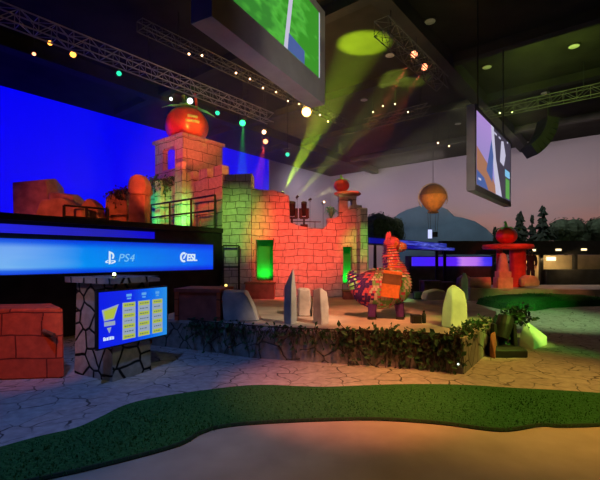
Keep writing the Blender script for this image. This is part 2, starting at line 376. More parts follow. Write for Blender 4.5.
struct(wallbox(UMIN-0.2, UMIN, 0, VMAX, 0, CEIL), 'wall_front', M['black_wall'])
# ceiling steel: main beams and cross beams
tn = 0
for v in (4.2, 13.6, 18.2, 22.5):
    tn += 1; struct(wallbox(-30, -0.4, v-0.22, v+0.22, CEIL-0.42, CEIL), 'trim_%d' % tn, M['duct'])
for u in (-4.0, -9.0, -13.0, -17.5):
    tn += 1; struct(wallbox(u-0.15, u+0.15, 1, VMAX-1, CEIL-0.28, CEIL), 'trim_%d' % tn, M['duct'])

# ------------------------------------------------------------------ ground cover
def smooth_line(pts, n=6):
    out = []
    for i in range(len(pts)-1):
        p0 = pts[max(i-1, 0)]; p1 = pts[i]; p2 = pts[i+1]; p3 = pts[min(i+2, len(pts)-1)]
        for k in range(n):
            t = k/n
            out.append(tuple(0.5*((2*p1[j])+(-p0[j]+p2[j])*t+(2*p0[j]-5*p1[j]+4*p2[j]-p3[j])*t*t+(-p0[j]+3*p1[j]-3*p2[j]+p3[j])*t**3) for j in (0, 1)))
    out.append(pts[-1]); return out
top = [(-40, 462), (33, 441), (75, 431), (100, 420), (130, 406), (180, 396), (250, 387.5), (300, 388.5), (330, 389), (400, 386.5), (460, 387), (510, 390), (566, 393), (650, 399)]
bot = [(650, 425), (566, 428), (540, 427), (500, 432), (440, 425), (380, 421), (330, 421.5), (270, 424), (225, 428), (200, 435), (175, 448), (100, 468), (20, 486), (-40, 500)]
poly = [G(*p) for p in smooth_line(top)] + [G(x, y+R.uniform(-0.6, 0.6)) for x, y in smooth_line(bot)]
mb = MB(); mb.prism([(p.x, p.y) for p in poly], 0.0, 0.03)
turf = thing('turf_strip', G(300, 405), 'long winding strip of dark green artificial turf across the nearest floor', 'artificial turf')
mb.build('turf', M['grass'], turf)
lipc = [G(x, y) for x, y in smooth_line(bot)]
mb = MB(); mb.path([(p.x, p.y, .018) for p in lipc], .02, .02, 6); mb.build('edge_lip', M['grass_edge'], turf)
mb = MB(); fp = [(p.x, p.y+.05) for p in lipc]; mb.prism([(6.0, 4.0), (6.0, .4), (-4.5, .4), (-4.5, 2.6)]+fp[::-1], 0, .006); mb.build('floor_front', M['tan_floor'], kind='structure')
# short blades standing along the strip
mb = MB()
rows = list(zip(smooth_line(top), list(reversed(smooth_line(bot)))))
for i in range(5200):
    a, b = R.choice(rows); t = R.uniform(0.02, 0.98); px = a[0]+(b[0]-a[0])*t+R.uniform(-9, 9); py = a[1]+(b[1]-a[1])*t
    p = G(px, py, 0.03); an = R.uniform(0, PI); h = R.uniform(0.012, 0.028); w = 0.006
    s = Vector((math.cos(an)*w, math.sin(an)*w, 0)); l = Vector((R.uniform(-.01, .01), R.uniform(-.01, .01), h))
    mb.add([p-s, p+s, p+l], [(0, 1, 2)])
bl = mb.build('grass', M['grass'], kind='stuff'); tag(bl, 'short grass pile standing on the foreground turf strip', 'grass')
# leaf-shaped mound in the right mid-distance
pts = [(476, 303.8), (490, 303.3), (510, 303.3), (540, 303.6), (566, 303.6), (610, 303.6), (612, 306), (580, 306.5), (552, 308), (535, 311), (505, 310.5), (485, 306)]
P = [G(x, y, 0.0) for x, y in pts]
c = sum(P, Vector())/len(P)
mb = MB(); n = len(P)
ring0 = P; ring1 = [p.lerp(c, 0.06)+Z3*0.2 for p in P]; ring2 = [p.lerp(c, 0.4)+Z3*0.34 for p in P]
mb.add(ring0+ring1+ring2+[c+Z3*0.4], [(i, (i+1) % n, n+(i+1) % n, n+i) for i in range(n)]+[(n+i, n+(i+1) % n, 2*n+(i+1) % n, 2*n+i) for i in range(n)]+[(2*n+i, 2*n+(i+1) % n, 3*n) for i in range(n)])
for i in range(1500):
    a = R.randrange(n); t = R.random(); k = R.uniform(0, 0.9)
    p = (P[a].lerp(P[(a+1) % n], t)).lerp(c, k*0.95); z = 0.2+0.2*k if k > .06 else R.uniform(.02, .2)
    p = p+Z3*(z-0.02); an = R.uniform(0, PI); s = Vector((math.cos(an)*.02, math.sin(an)*.02, 0))
    mb.add([p-s, p+s, p+Vector((R.uniform(-.03, .03), R.uniform(-.03, .03), R.uniform(.05, .09)))], [(0, 1, 2)])
o = mb.build('grass_mound', M['grass'], base=c); tag(o, 'low grassy island lit green in front of the rear stage', 'grass mound')

# ------------------------------------------------------------------ main stage
SZ = 0.5
def SG(px, py): return G(px, py, SZ)
front = [(-2.72, 7.35)] + [tuple(SG(*p).xy) for p in ((200, 321.5), (250, 326.5), (300, 329), (345, 331), (400, 333), (440, 335.5), (464, 338), (490, 322), (497, 312))]
outline = front + [(4.35, 10.4), (4.0, 12.2), (2.6, 13.2), (-2.18, 13.2), (-2.18, 11.2), (-1.9, 10.8)]
st = thing('stone_stage', (0, 9, 0), 'long low stage with stone sides under the castle wall', 'stage')
mb = MB(); mb.prism(outline, 0.0, SZ-0.05); mb.build('stone_side', M['stage_stone'], st)
mb = MB(); mb.prism(outline, SZ-0.05, SZ); mb.build('deck', M['stage_top'], st)
# small LED dots on the stage front
for px, py in ((295, 354), (458, 364)):
    t = (py-331)/40
    d = SG(px, 331+(px-345)*0.06).y-0.02
    p = W(px, py, d)
    l = thing('marker_light', p, 'tiny white marker light low on the %s of the stone stage side' % ('middle' if px < 400 else 'right end'), 'marker light')
    mb = MB(); mb.tube(p+Vector((0, .03, 0)), p+Vector((0, -.005, 0)), .022, .022, 10); mb.build('housing', M['black'], l)
    mb = MB(); mb.tube(p+Vector((0, -.004, 0)), p+Vector((0, -.012, 0)), .013, .013, 10); mb.build('lens', M['lens_led_small'], l)

# ------------------------------------------------------------------ castle front
CD = 11.3
def cw(px, py): q = W(px, py, CD); return (q.x, q.z)
sil = [(224, 300), (224, 178), (233, 174.5), (252, 173.5), (252.5, 188), (260, 189.5), (275, 190.5), (284, 194), (289, 196), (289.5, 222), (299, 226), (312, 228), (323, 229), (328, 224), (334, 218), (341, 215), (344, 211), (350, 209), (351, 205), (362, 205), (362.5, 212), (365, 214), (366, 300)]
sil = [(cw(*p)[0], cw(*p)[1] if p[1] < 299 else SZ) for p in sil]
def hole(x0, y0, x1, y1): return [cw(x0, y1), cw(x1, y1), cw(x1, y0), cw(x0, y0)]
kx_ = W(344, 187, CD+.9).x
ca = thing('castle_wall', (0, CD, SZ), 'big stone block castle wall with broken dipping top on the stage', 'castle wall')
mb = MB(); mb.slab([sil, hole(255, 239, 274, 281), hole(342, 246, 353, 284)], (0, CD, 0), (1, 0, 0), (0, 0, 1), 0.55); mb.build('masonry', M['castle'], ca)
# thicker corner piers left and right
x0, x1 = cw(224, 0)[0], cw(252, 0)[0]
mb = MB(); mb.box(((x0+x1)/2, CD-0.1, (SZ+cw(0, 176)[1])/2+.02), (x1-x0, 0.2, cw(0, 176)[1]-SZ-.04)); mb.build('corner_pier', M['castle'], ca)
x0, x1 = cw(353, 0)[0], cw(366.5, 0)[0]
tp = cw(0, 208)[1]
mb = MB(); mb.hull([(x0+.1, CD, SZ), (x1, CD, SZ), (x0+.16, CD-.3, SZ), (x1-.02, CD-.3, SZ), (x0+.1, CD, tp), (x1, CD, tp), (x0+.16, CD-.3, tp-.06), (x1-.02, CD-.3, tp-.06)]); mb.build('corner_pier', M['castle'], ca)
# door recess panels inside the openings
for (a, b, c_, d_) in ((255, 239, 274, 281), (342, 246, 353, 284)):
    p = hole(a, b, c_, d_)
    mb = MB(); mb.box(((p[0][0]+p[1][0])/2, CD+1.0, (p[0][1]+p[2][1])/2), (p[1][0]-p[0][0]+1.2, 0.06, p[2][1]-p[0][1]+.6)); mb.build('doorway_panel', M['door_green_lit'], ca)
    mb = MB(); q = .05
    for s in (0, 1):
        mb.bar((p[s][0], CD-.02, p[0][1]), (p[s][0], CD-.02, p[2][1]), q, q)
    mb.bar((p[3][0], CD-.02, p[3][1]), (p[2][0], CD-.02, p[2][1]), q, q); mb.build('door_frame', M['castle_big'], ca)
# parapet platform behind the dip
mb = MB(); mb.box((0.3, CD+1.0, cw(0, 226)[1]-.08), (2.6, 0.85, 0.1)); mb.build('walkway', M['black'], ca)
for xx in (-.5, .75):
    mb = MB(); mb.box((xx, CD+1.0, (SZ+cw(0, 226)[1]-.13)/2), (.08, .08, cw(0, 226)[1]-.13-SZ)); mb.build('walkway_post', M['black'], ca)
mb = MB(); mb.box((kx_+.1, CD+.95, 2.24), (.7, .85, .12)); mb.build('turret_ledge', M['castle_big'], ca)
# dip guard rail
mb = MB(); zr = cw(0, 219)[1]
mb.bar((-.28, CD+.7, zr), (.62, CD+.7, zr-.02), .025)
for x in (-.25, .1, .45): mb.bar((x, CD+.7, zr), (x, CD+.7, cw(0, 227)[1]-.03), .02)
mb.build('guard_rail', M['rail'], ca)
# watch post with hat roof and tomato at the right end of the castle
kx, kz = W(344, 187, CD+.9).x, 0
k = thing('watch_post', (kx, CD+1.0, cw(0, 215)[1]-.4), 'small square turret with brim roof behind the broken castle top', 'turret')
def z_at(py, d): return EYE+(HZ-py)*d/F
dd = CD+1.0
mb = MB(); mb.slab([[(-.26, 2.3), (.26, 2.3), (.26, z_at(197, dd)), (-.26, z_at(197, dd))], [(.0, z_at(208, dd)), (.14, z_at(208, dd)), (.14, z_at(200, dd)), (.0, z_at(200, dd))]], (kx+.1, dd-.25, 0), (1, 0, 0), (0, 0, 1), .5); mb.build('turret_wall', M['castle_big'], k)
mb = MB(); mb.lathe([(.0, 0), (.36, .01), (.42, .05), (.4, .1), (.2, .13), (.0, .13)], (kx+.12, dd, z_at(196, dd)), 8); mb.build('brim_roof', M['red_paint'], k)
def tomato(name, c, r, label, small=False, group=None):
    """c is the base centre"""
    c = Vector(c); t = thing(name, c, label, 'tomato', group)
    prof = []
    for i in range(15):
        a = -PI/2+PI*(.1+.86*i/14)
        prof.append((r*math.cos(a)**.85 if math.cos(a) > 0 else 0, r*.8*(math.sin(a)+.95)))
    prof.append((r*.12, prof[-1][1]-r*.05))
    mb = MB(); mb.lathe(prof, c, 40, lobes=7, depth=.07); mb.build('tomato_body', M['tomato'], t, smooth=True)
    zt = c.z+prof[-2][1]
    mb = MB()
    for i in range(7):
        a = 2*PI*i/7+.3; d = Vector((math.cos(a), math.sin(a), 0)); s = Vector((-d.y, d.x, 0)); L = r*R.uniform(.95, 1.3)
        ps = []
        for q, (tt, w, z) in enumerate(((0, .16, .03), (.35, .22, .05), (.7, .14, -.06), (1, .02, -.26))):
            p = Vector((c.x, c.y, zt))+d*L*tt+Z3*r*z
            ps.append((p-s*r*w, p+s*r*w, p+Z3*.03*r))
        vs = [x for pr in ps for x in pr]
        fs = []
        for q in range(3):
            b0 = q*3; fs += [(b0, b0+3, b0+5, b0+2), (b0+2, b0+5, b0+4, b0+1), (b0, b0+1, b0+4, b0+3)]
        mb.add(vs, fs)
    mb.build('sepals', M['leaf_green'], t)
    mb = MB(); mb.path([(c.x, c.y, zt-.02), (c.x-.05*r, c.y, zt+.3*r), (c.x-.16*r, c.y-.03*r, zt+.6*r)], .18*r, .11*r, 8); mb.build('stem', M['leaf_green'], t)
    return t, zt
tomato('tomato', (kx-.06, dd-.02, z_at(196, dd)+.13), .24, 'smaller tomato on the turret at the right end of the castle')
# lookout plant in the dip
pp = W(331, 226, CD+.85)
pl = thing('potted_plant', (pp.x, pp.y, cw(0, 226)[1]-.03), 'teal arching-leaf plant in a pale pot behind the castle parapet', 'plant')
zb = cw(0, 226)[1]-.03
mb = MB(); mb.lathe([(.1, 0), (.15, .3), (.16, .32), (.13, .32), (.0, .29)], (pp.x, pp.y, zb), 16); mb.build('pot', M['white_pot'], pl, True)
mb = MB()
for i in range(22):
    a = 2*PI*i/22+R.uniform(-.1, .1); d = Vector((math.cos(a), math.sin(a), 0)); L = R.uniform(.14, .24); h = R.uniform(.2, .42); s = Vector((-d.y, d.x, 0))*.03
    b = Vector((pp.x, pp.y, zb+.28)); q = [b, b+d*L*.4+Z3*h*.8, b+d*L*.8+Z3*h, b+d*L*1.15+Z3*h*.6]
    vs = []
    for j, x in enumerate(q): w = (.5, 1, .8, .1)[j]; vs += [x-s*w, x+s*w]
    mb.add(vs, [(2*j, 2*j+1, 2*j+3, 2*j+2) for j in range(3)])
mb.build('leaves', M['teal_leaf'], pl)
# dark red step block below the first doorway, on stage
p = W(260, 297, 10.8)
sb = thing('step_block', (p.x, 10.9, SZ), 'dark reddish step block under the left castle doorway', 'step block')
mb = MB(); mb.box((p.x, 10.9, SZ+.2), (.78, .34, .4)); mb.build('block', M['red_wood'], sb)
mb = MB(); mb.box((p.x, 10.9, SZ+.42), (.84, .4, .05)); mb.build('tread', M['brown'], sb)
p = W(352, 291, 10.8)
sb = thing('step_block', (p.x, 10.75, SZ), 'small dark step block under the right castle doorway', 'step block')
mb = MB(); mb.box((p.x, 10.75, SZ+.1), (.5, .3, .2)); mb.build('block', M['red_wood'], sb)
mb = MB(); mb.box((p.x, 10.75, SZ+.215), (.54, .34, .03)); mb.build('tread', M['brown'], sb)

# ------------------------------------------------------------------ LED booth on the left with deck
D0 = Vector((-2.37, 10.9, 0))
def DK(s, n, z): return D0 - U*s - V*n + Z3*z
DAX = (U, V, Z3)
DZ = 2.42
bo = thing('screen_booth', DK(3, 2, 0), 'long black booth with wide blue lit sign facing the floor', 'booth')
def dbox(s0, s1, n0, n1, z0, z1, mi=0, mb=None):
    return (mb or MB()).box(DK((s0+s1)/2, (n0+n1)/2, (z0+z1)/2), (s1-s0, n1-n0, z1-z0), DAX, mi)
dbox(-.35, 8.5, .12, 5.4, 0, 1.25).build('lower_wall', M['black_wall'], bo)
dbox(-.35, 8.5, .05, 5.4, 1.25, DZ-.12).build('fascia', M['black'], bo)
dbox(-.4, 8.6, -.06, 5.45, DZ-.12, DZ).build('deck', M['black'], bo)
sg = dbox(0, 8.4, .0, .05, 1.29, 1.96).build('sign_screen', M['led_sign'], bo, label='bright blue screen')
dbox(-.1, 8.5, -.02, .05, 1.24, 1.29).build('sign_trim', M['black'], bo)
dbox(1.75, 8.4, -.015, .05, 2.06, 2.22).build('light_strip', M['led_strip'], bo, label='deep blue light strip')
# sign lettering: coordinates run along +U (left to right as seen), origin at s
SX, SY = U, Z3
def sgO(s, z): return DK(s, -.012, z)
def px2s(px):
    k = (px-300)/F   # D0 - U s at pixel
    return (D0.x-k*D0.y)/(U.x-k*U.y)
s_ps = px2s(105.5)
h = .3
Lmb = MB(); O = sgO(s_ps, 1.5)
# controller-maker mark: upright P over a lying S
Lmb.slab([[(.10, -.05), (.16, -.03), (.16, .29), (.10, .31)]], O, SX*.68, SY*.82, .006)
Lmb.slab([[(.16, .29), (.16, .24), (.215, .215), (.225, .17), (.205, .14), (.2, .1), (.245, .105), (.275, .15), (.272, .21), (.235, .26)]], O, SX*.68, SY*.82, .006)
Lmb.slab([[(.085, .075), (.0, .04), (-.015, .015), (.01, -.01), (.085, -.005), (.085, .02), (.04, .012), (.04, .03), (.085, .05)]], O, SX*.68, SY*.82, .006)
Lmb.slab([[(.18, .06), (.18, .03), (.26, .045), (.275, .03), (.18, -.005), (.18, -.04), (.31, .005), (.325, .04), (.29, .065)]], O, SX*.68, SY*.82, .006)
Lmb.build('logo', M['white_e'], sg)
lettering('PS4', sgO(px2s(117.5), 1.52), SX, SY, .25, M['dim_e'], 'lettering', sg, 0.0, .25, 1.05)
s_e = px2s(179.5); O = sgO(s_e, 1.62)
Lmb = MB()
arc = [(.11*math.cos(a), .13*math.sin(a)) for a in [PI*.35+i*PI*1.3/14 for i in range(15)]]
inn = [(.06*math.cos(a), .08*math.sin(a)) for a in [PI*1.65-i*PI*1.3/14 for i in range(15)]]
Lmb.slab([arc+inn], O+SX*.12, SX, SY, .006)
Lmb.slab([[(-.03, -.04), (.015, -.04), (.1, .1), (.06, .1)]], O+SX*.12, SX, SY, .006)
Lmb.build('logo', M['white_e'], sg)
lettering('ESL', sgO(px2s(186.3), 1.53), SX, SY, .245, M['white_e'], 'lettering', sg, .008, .1, .88)
# low black prop edges and cable rail on deck
def railing(name, a, b, n, zb, zt, label, mids=(.5,)):
    a, b = Vector(a), Vector(b); t = thing(name, (*(a+b).xy/2, zb), label, 'railing')
    for i in range(n):
        p = a.lerp(b, i/(n-1)); mb = MB(); mb.bar((p.x, p.y, zb), (p.x, p.y, zt), .05); mb.build('post', M['rail'], t)
    for q in (1.0,)+tuple(mids):
        z = zb+(zt-zb)*q; mb = MB(); mb.bar((a.x, a.y, z), (b.x, b.y, z), .045); mb.build('rail', M['rail'], t)
    return t
q0 = DK(-.15, .1, 0); q1 = DK(-.15, 4.5, 0)
railing('guard_railing', q1, q0, 5, DZ, 3.34, 'black guard railing on the booth deck beside the castle', (.55,))
railing('guard_railing', W(64, 0, 10.1).xy.to_3d(), W(108, 0, 10.9).xy.to_3d(), 3, DZ, 2.93, 'low black railing in front of the peaked ruin rock', (.45,))
r2 = railing('handrail', W(223, 290, 10.75).xy.to_3d(), W(239, 290, 10.75).xy.to_3d(), 2, SZ, 1.93, 'black handrail at the stage end beside the left castle corner', (.6,))
# hung dark cloth over the deck end
# ------------------------------------------------------------------ rear left keep, tower and ruins (standing on floor / deck)
A0 = Vector((-2.36, 12.1, 0))
kp = thing('keep_wall', A0-V*2.1, 'battlemented castle wall behind the booth railing', 'castle wall')
L = 4.4
prof = [(0, 0), (0, 4.0)]
x = 0.0; up = True
while x < L-.01:
    w = .42 if up else .3; z = 4.42 if up else 4.08
    prof += [(x, z), (min(L, x+w), z)]; x += w; up = not up
prof += [(L, 0)]
prof = [(a, b) for a, b in prof]
mb = MB(); mb.slab([[(-a, b) for a, b in prof][::-1]], A0, V, Z3, .28); mb.build('masonry', M['castle_big'], kp)
for t0, w, h in ((1.95, .42, 4.75), (3.2, .35, 4.3)):
    mb = MB(); c = A0-V*t0+U*(-.13); mb.hull([c+V*(w/2*sx)+U*(.13*sy)+Z3*z-(U*.06*sy if z > 1 else U*0) for sx in (-1, 1) for sy in (-1, 1) for z in (0, h)]); mb.build('buttress', M['castle_big'], kp)
T0 = Vector((-4.28, 14.6, 0)); TS = 1.85; TZ = 6.05
tw = thing('castle_tower', T0+U*.9-V*.9, 'tall square stone tower with arched opening under the big tomato', 'castle tower')
mb = MB()   # left face with window
wz = (5.0, 5.66)
mb.slab([[(-TS, 0), (0, 0), (0, TZ), (-TS, TZ)], [(-1.3, 4.95), (-.5, 4.95), (-.5, 5.74), (-.6, 5.8), (-1.2, 5.8), (-1.3, 5.74)]], T0, V, Z3, .22); mb.build('window_wall', M['castle_big'], tw)
mb = MB(); mb.box(T0+U*(TS/2+.11)+V*(-.11)+Z3*TZ/2, (TS-.22, .22, TZ), DAX); mb.build('side_wall', M['castle_big'], tw)
mb = MB(); mb.box(T0+U*(TS/2+.11)+V*(-TS+.11)+Z3*2.3, (TS-.22, .22, 4.6), DAX); mb.build('side_wall', M['castle_big'], tw)
mb = MB(); mb.box(T0+U*(TS-.11)+V*(-TS/2)+Z3*2.3, (.22, TS-.44, 4.6), DAX); mb.build('rear_wall', M['castle_big'], tw)
mb = MB(); mb.box(T0+U*TS/2-V*TS/2+Z3*(TZ+.06), (TS+.16, TS+.16, .12), DAX); mb.build('roof_slab', M['castle_big'], tw)
tc = T0+U*TS/2-V*TS/2+Z3*(TZ+.12)
tt, zt = tomato('tomato', tc-U*.1, .86, 'giant red tomato on top of the tall castle tower')
# pale slot on the tomato flank
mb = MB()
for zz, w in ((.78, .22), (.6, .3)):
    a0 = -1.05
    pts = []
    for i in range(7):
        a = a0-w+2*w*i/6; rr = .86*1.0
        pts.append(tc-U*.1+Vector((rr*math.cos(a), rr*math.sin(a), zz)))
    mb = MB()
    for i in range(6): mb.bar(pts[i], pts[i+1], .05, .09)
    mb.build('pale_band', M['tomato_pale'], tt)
mb = MB(); b = tc-U*.1; mb.path([b+Vector((.45, -.2, 1.3)), b+Vector((.38, -.2, 1.75)), b+Vector((.3, -.15, 2.05))], .05, .07, 8); mb.build('red_pole', M['red_paint'], tt)
mb = MB(); mb.ellip(b+Vector((-.2, -.1, 2.05)), (.2, .2, .2), 12, 8); mb.build('red_knob', M['red_paint'], tt, True)

# ruins on the deck
def rock(name, pts, mat, label, cat='rock', bevel=.02, base=None, group=None):
    mb = MB(); mb.hull(pts, bevel=bevel); zs = min(p[2] for p in pts)
    c = sum((Vector(p) for p in pts), Vector())/len(pts)
    o = mb.build(name, mat, base=base or (c.x, c.y, zs)); return tag(o, label, cat, group)
def rock_from(px_outline, d, depth, zbase, jitter=.03, back=.75):
    """front outline traced at distance d, given real thickness: bulged middle, smaller back"""
    out = []; P = [W(x, y, d) for x, y in px_outline]
    for p in P: p.z = max(p.z, zbase)
    c = sum(P, Vector())/len(P)
    for p in P:
        out.append(tuple(p.lerp(c, .12)+Vector((R.uniform(-jitter, jitter), 0, 0))))
        out.append(tuple(p+Vector((0, depth*.4, 0))))
        q = p.lerp(c, 1-back)+Vector((R.uniform(-jitter, jitter), depth, 0))
        if p.z <= zbase+.01: q.z = zbase
        out.append(tuple(q))
    for i, o in enumerate(out):
        if P[i//3].z <= zbase+.01: out[i] = (o[0], o[1], zbase)
    return out
rock('ruin_block', rock_from([(10, 235), (10, 180), (48, 176), (50, 192), (48, 235)], 12.2, 1.0, DZ), M['ruin'], 'tallest flat-topped ruin block on the booth deck', 'ruin block')
rock('ruin_block', rock_from([(47, 235), (47, 190), (72, 193), (76, 200), (76, 235)], 11.9, .9, DZ), M['ruin'], 'lower stepped ruin block beside the tall flat-topped one', 'ruin block')
rock('ruin_rock', rock_from([(36, 236), (33, 212), (40, 198), (62, 196), (75, 206), (78, 236)], 11.2, .6, DZ), M['ruin'], 'rounded ruin boulder in front of the flat-topped ruin blocks')
rock('ruin_rock', rock_from([(64, 236), (66, 212), (74, 205), (84, 207), (86, 236)], 10.7, .4, DZ), M['ruin'], 'small greenish-lit ruin rock by the low railing')
rock('ruin_rock', rock_from([(76, 236), (79, 206), (86, 197), (92, 199), (98, 208), (99, 236)], 11.4, .6, DZ), M['ruin'], 'pointed orange ruin rock behind the low railing')
rock('ruin_block', rock_from([(103, 238), (104, 196), (112, 191), (127, 187), (130, 238)], 12.0, .8, DZ), M['ruin'], 'ragged ruin wall stub beside the round-capped ruin pillar', 'ruin block')
o = thing('ruin_pillar', (*W(136, 230, 11.8).xy, DZ), 'orange ruin pillar with a rounded cap stone by the guard railing', 'ruin pillar')
mb = MB(); mb.hull(rock_from([(127, 238), (129, 188), (145, 188), (146, 238)], 11.6, .55, DZ), bevel=.02); mb.build('shaft', M['ruin'], o)
mb = MB(); mb.hull(rock_from([(126, 192), (126, 184), (129, 176), (136, 172.5), (143, 175), (147, 184), (147, 190), (145, 195), (129, 195)], 11.5, .65, DZ), bevel=.02); mb.build('cap_stone', M['ruin'], o)

# ------------------------------------------------------------------ ivy
def ivy(name, curve, n, spread, label, size=.045, mats=None, hang=0.0, group=None):
    mb = MB(); pts = [Vector(p) for p in curve]
    mb.path(pts, .012, .008, 6, 1)
    for i in range(n):
        t = R.uniform(0, len(pts)-1.001); k = int(t); p = pts[k].lerp(pts[k+1], t-k)
        o = Vector((R.gauss(0, spread[0]), R.gauss(0, spread[1]), R.gauss(0, spread[2])-abs(R.gauss(0, hang))))
        if o.length > .07: mb.bar(p, p+o, .006, .006, 1)
        p = p+o; s = size*R.uniform(.6, 1.3)
        nrm = Vector((R.uniform(-1, 1), R.uniform(-1.2, .2), R.uniform(-.3, 1))).normalized()
        a = nrm.orthogonal().normalized(); a.rotate(Matrix.Rotation(R.uniform(0, 6.28), 3, nrm)); b = nrm.cross(a)
        mb.add([p-a*s, p-a*s*.2+b*s*.62+nrm*s*.15, p+a*s, p-a*s*.2-b*s*.62+nrm*s*.15, p-a*s*.2], [(0, 1, 4), (1, 2, 4), (2, 3, 4), (3, 0, 4)], 0)
    for v in mb.v:
        pass
    o = mb.build(name, mats or [M['ivy'], M['bark']], base=pts[0]); return tag(o, label, 'ivy', group)
def SP(px, py, off=-.05, up=.03): q = SG(px, py); return (q.x, q.y+off, SZ+up)
ivy('ivy_garland', [SP(180, 320, .1), SP(205, 322.5), SP(232, 325), SP(262, 327.5)], 200, (.07, .05, .05), 'dark ivy garland hanging under the dull red box and leaning rock', hang=.2)
ivy('ivy_garland', [SP(268, 328), SP(300, 329.5), SP(335, 331)], 130, (.06, .05, .04), 'thin ivy garland hanging below the grey spike rock', hang=.15)
ivy('ivy_garland', [SP(338, 331), SP(360, 331.7), SP(385, 332.6), SP(400, 333)], 330, (.07, .05, .07), 'thick ivy clump hanging on the stage front below the pinata', hang=.2)
ivy('ivy_garland', [SP(402, 333.2), SP(430, 334.5), SP(458, 337.5)], 430, (.07, .05, .05), 'dense ivy covering the stage front below the yellow-green boulder', hang=.24)
ivy('ivy_garland', [SP(458, 337, 0), SP(470, 331, .02), SP(486, 322, .05)], 260, (.07, .06, .06), 'leafy ivy trailing over the stage corner towards the floor spotlight', hang=.06)
ivy('ivy_garland', [tuple(W(497, 345, 6.75)), tuple(W(503, 325, 6.8)), tuple(W(512, 315, 6.9)), tuple(W(524, 314, 7.0))], 420, (.09, .09, .08), 'tall ivy growing up behind the black floor spotlight', hang=.02)
q = DK(-.2, 2.6, 0)
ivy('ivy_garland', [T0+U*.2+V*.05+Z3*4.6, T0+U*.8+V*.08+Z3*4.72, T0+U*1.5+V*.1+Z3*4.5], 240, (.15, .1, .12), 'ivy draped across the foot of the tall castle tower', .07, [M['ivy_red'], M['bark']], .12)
ivy('ivy_garland', [A0-V*3.9-U*.1+Z3*4.5, A0-V*3.2-U*.1+Z3*4.35, A0-V*2.4-U*.12+Z3*4.3], 200, (.12, .06, .08), 'ivy hanging over the battlements behind the guard railing', .065, None, .25)
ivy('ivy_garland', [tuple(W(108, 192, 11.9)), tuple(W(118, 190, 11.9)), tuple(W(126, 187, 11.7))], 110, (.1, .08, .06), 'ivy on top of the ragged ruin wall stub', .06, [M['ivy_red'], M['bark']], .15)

# ------------------------------------------------------------------ props on the main stage
def sbase(px, py): return G(px, py, SZ)
b = sbase(200, 321)
rb = thing('planter_box', (b.x, b.y+.3, SZ), 'dull red square box on the stage behind the schedule screen', 'box')
ax = Vector((.985, -.17, 0)); ay = Vector((.17, .985, 0))
c0 = Vector((b.x, b.y+.35, 0))
mb = MB(); mb.box(c0+Z3*(SZ+.25), (.76, .6, .5), (ax, ay, Z3)); mb.build('box_body', M['red_wood'], rb)
mb = MB(); mb.box(c0+Z3*(SZ+.53), (.86, .7, .06), (ax, ay, Z3)); mb.build('top_slab', M['red_wood'], rb)
mb = MB()
for s in (-1, 1): mb = MB(); mb.box(c0+ax*s*.39-ay*.3+Z3*(SZ+.25), (.07, .07, .5), (ax, ay, Z3)); mb.build('lit_edge_post', M['orange_block'], rb)  # orange on these posts stands for light catching the box edge
rock('leaning_rock', rock_from([(222, 321.5), (219, 297), (222, 290), (246, 291), (258, 316), (260, 321.5)], 6.95, .55, SZ, .02), M['rock'], 'big slanted grey rock leaning against the dull red box')
def spike(pts_front, d, label, mat, depth=.25, name='standing_stone'):
    return rock(name, rock_from(pts_front, d, depth, SZ, .005, .8), mat, label, 'standing stone', .012)
# grey spike: wedge with its ridge facing the viewer
d = sbase(290, 325).y
def Q(px, py, dd): v = W(px, py, dd); v.z = max(v.z, SZ); return tuple(v)
rock('standing_stone', [Q(283.5, 326, d+.12), Q(291, 326, d), Q(297, 326, d+.1), Q(290, 326, d+.3), Q(284, 287, d+.12), Q(291.5, 284, d+.01), Q(296.5, 290, d+.1), Q(293.5, 266, d+.08), Q(290, 292, d+.28)], M['rock'], 'tall pointed grey stone spike at the stage front', 'standing stone', .008)
d = sbase(318, 325).y
rock('standing_stone', [Q(313, 326, d+.16), Q(322, 326, d), Q(329, 326, d+.12), Q(321, 326, d+.36), Q(313, 290, d+.15), Q(320, 287.5, d+.02), Q(327, 292, d+.1), Q(329, 305, d+.12), Q(322, 289, d+.32)], M['rock'], 'short blunt grey stone to the right of the tall spike', 'standing stone', .01)
rock('leaning_rock', rock_from([(298, 317), (297, 288), (303, 287.5), (310, 288.5), (313, 312), (312, 317)], 7.5, .3, SZ, .01), M['rock'], 'squat grey rock standing between the spike and blunt stones')
d = sbase(455, 328).y
rock('boulder', [Q(441, 328, d+.12), Q(452, 329, d-.02), Q(468, 328, d+.1), Q(455, 328, d+.45), Q(442, 306, d+.14), Q(453, 298, d+.02), Q(467.5, 305, d+.12), Q(447, 289, d+.14), Q(453, 284, d+.12), Q(460, 288, d+.14), Q(465, 293, d+.2), Q(455, 288, d+.35)], M['pale_rock'], 'pale yellow-green lit boulder near the ivy-draped stage corner', 'boulder', .015)
d = 10.2
rock('standing_stone', [Q(460.5, 300, d), Q(468.5, 300, d+.05), Q(465, 300, d+.3), Q(461, 280, d+.02), Q(468, 279, d+.05), Q(463, 272, d+.08), Q(466, 273, d+.1), Q(465, 276, d+.25)], M['pale_rock'], 'slim rounded pale stone standing behind the yellow-green boulder', 'standing stone', .015)
rock('fallen_stone', rock_from([(424, 301), (426, 292), (437, 289), (447, 291), (449, 301)], 9.6, .45, SZ, .02), M['pale_rock'], 'low pale stone slab lying between pinata and yellow-green boulder')
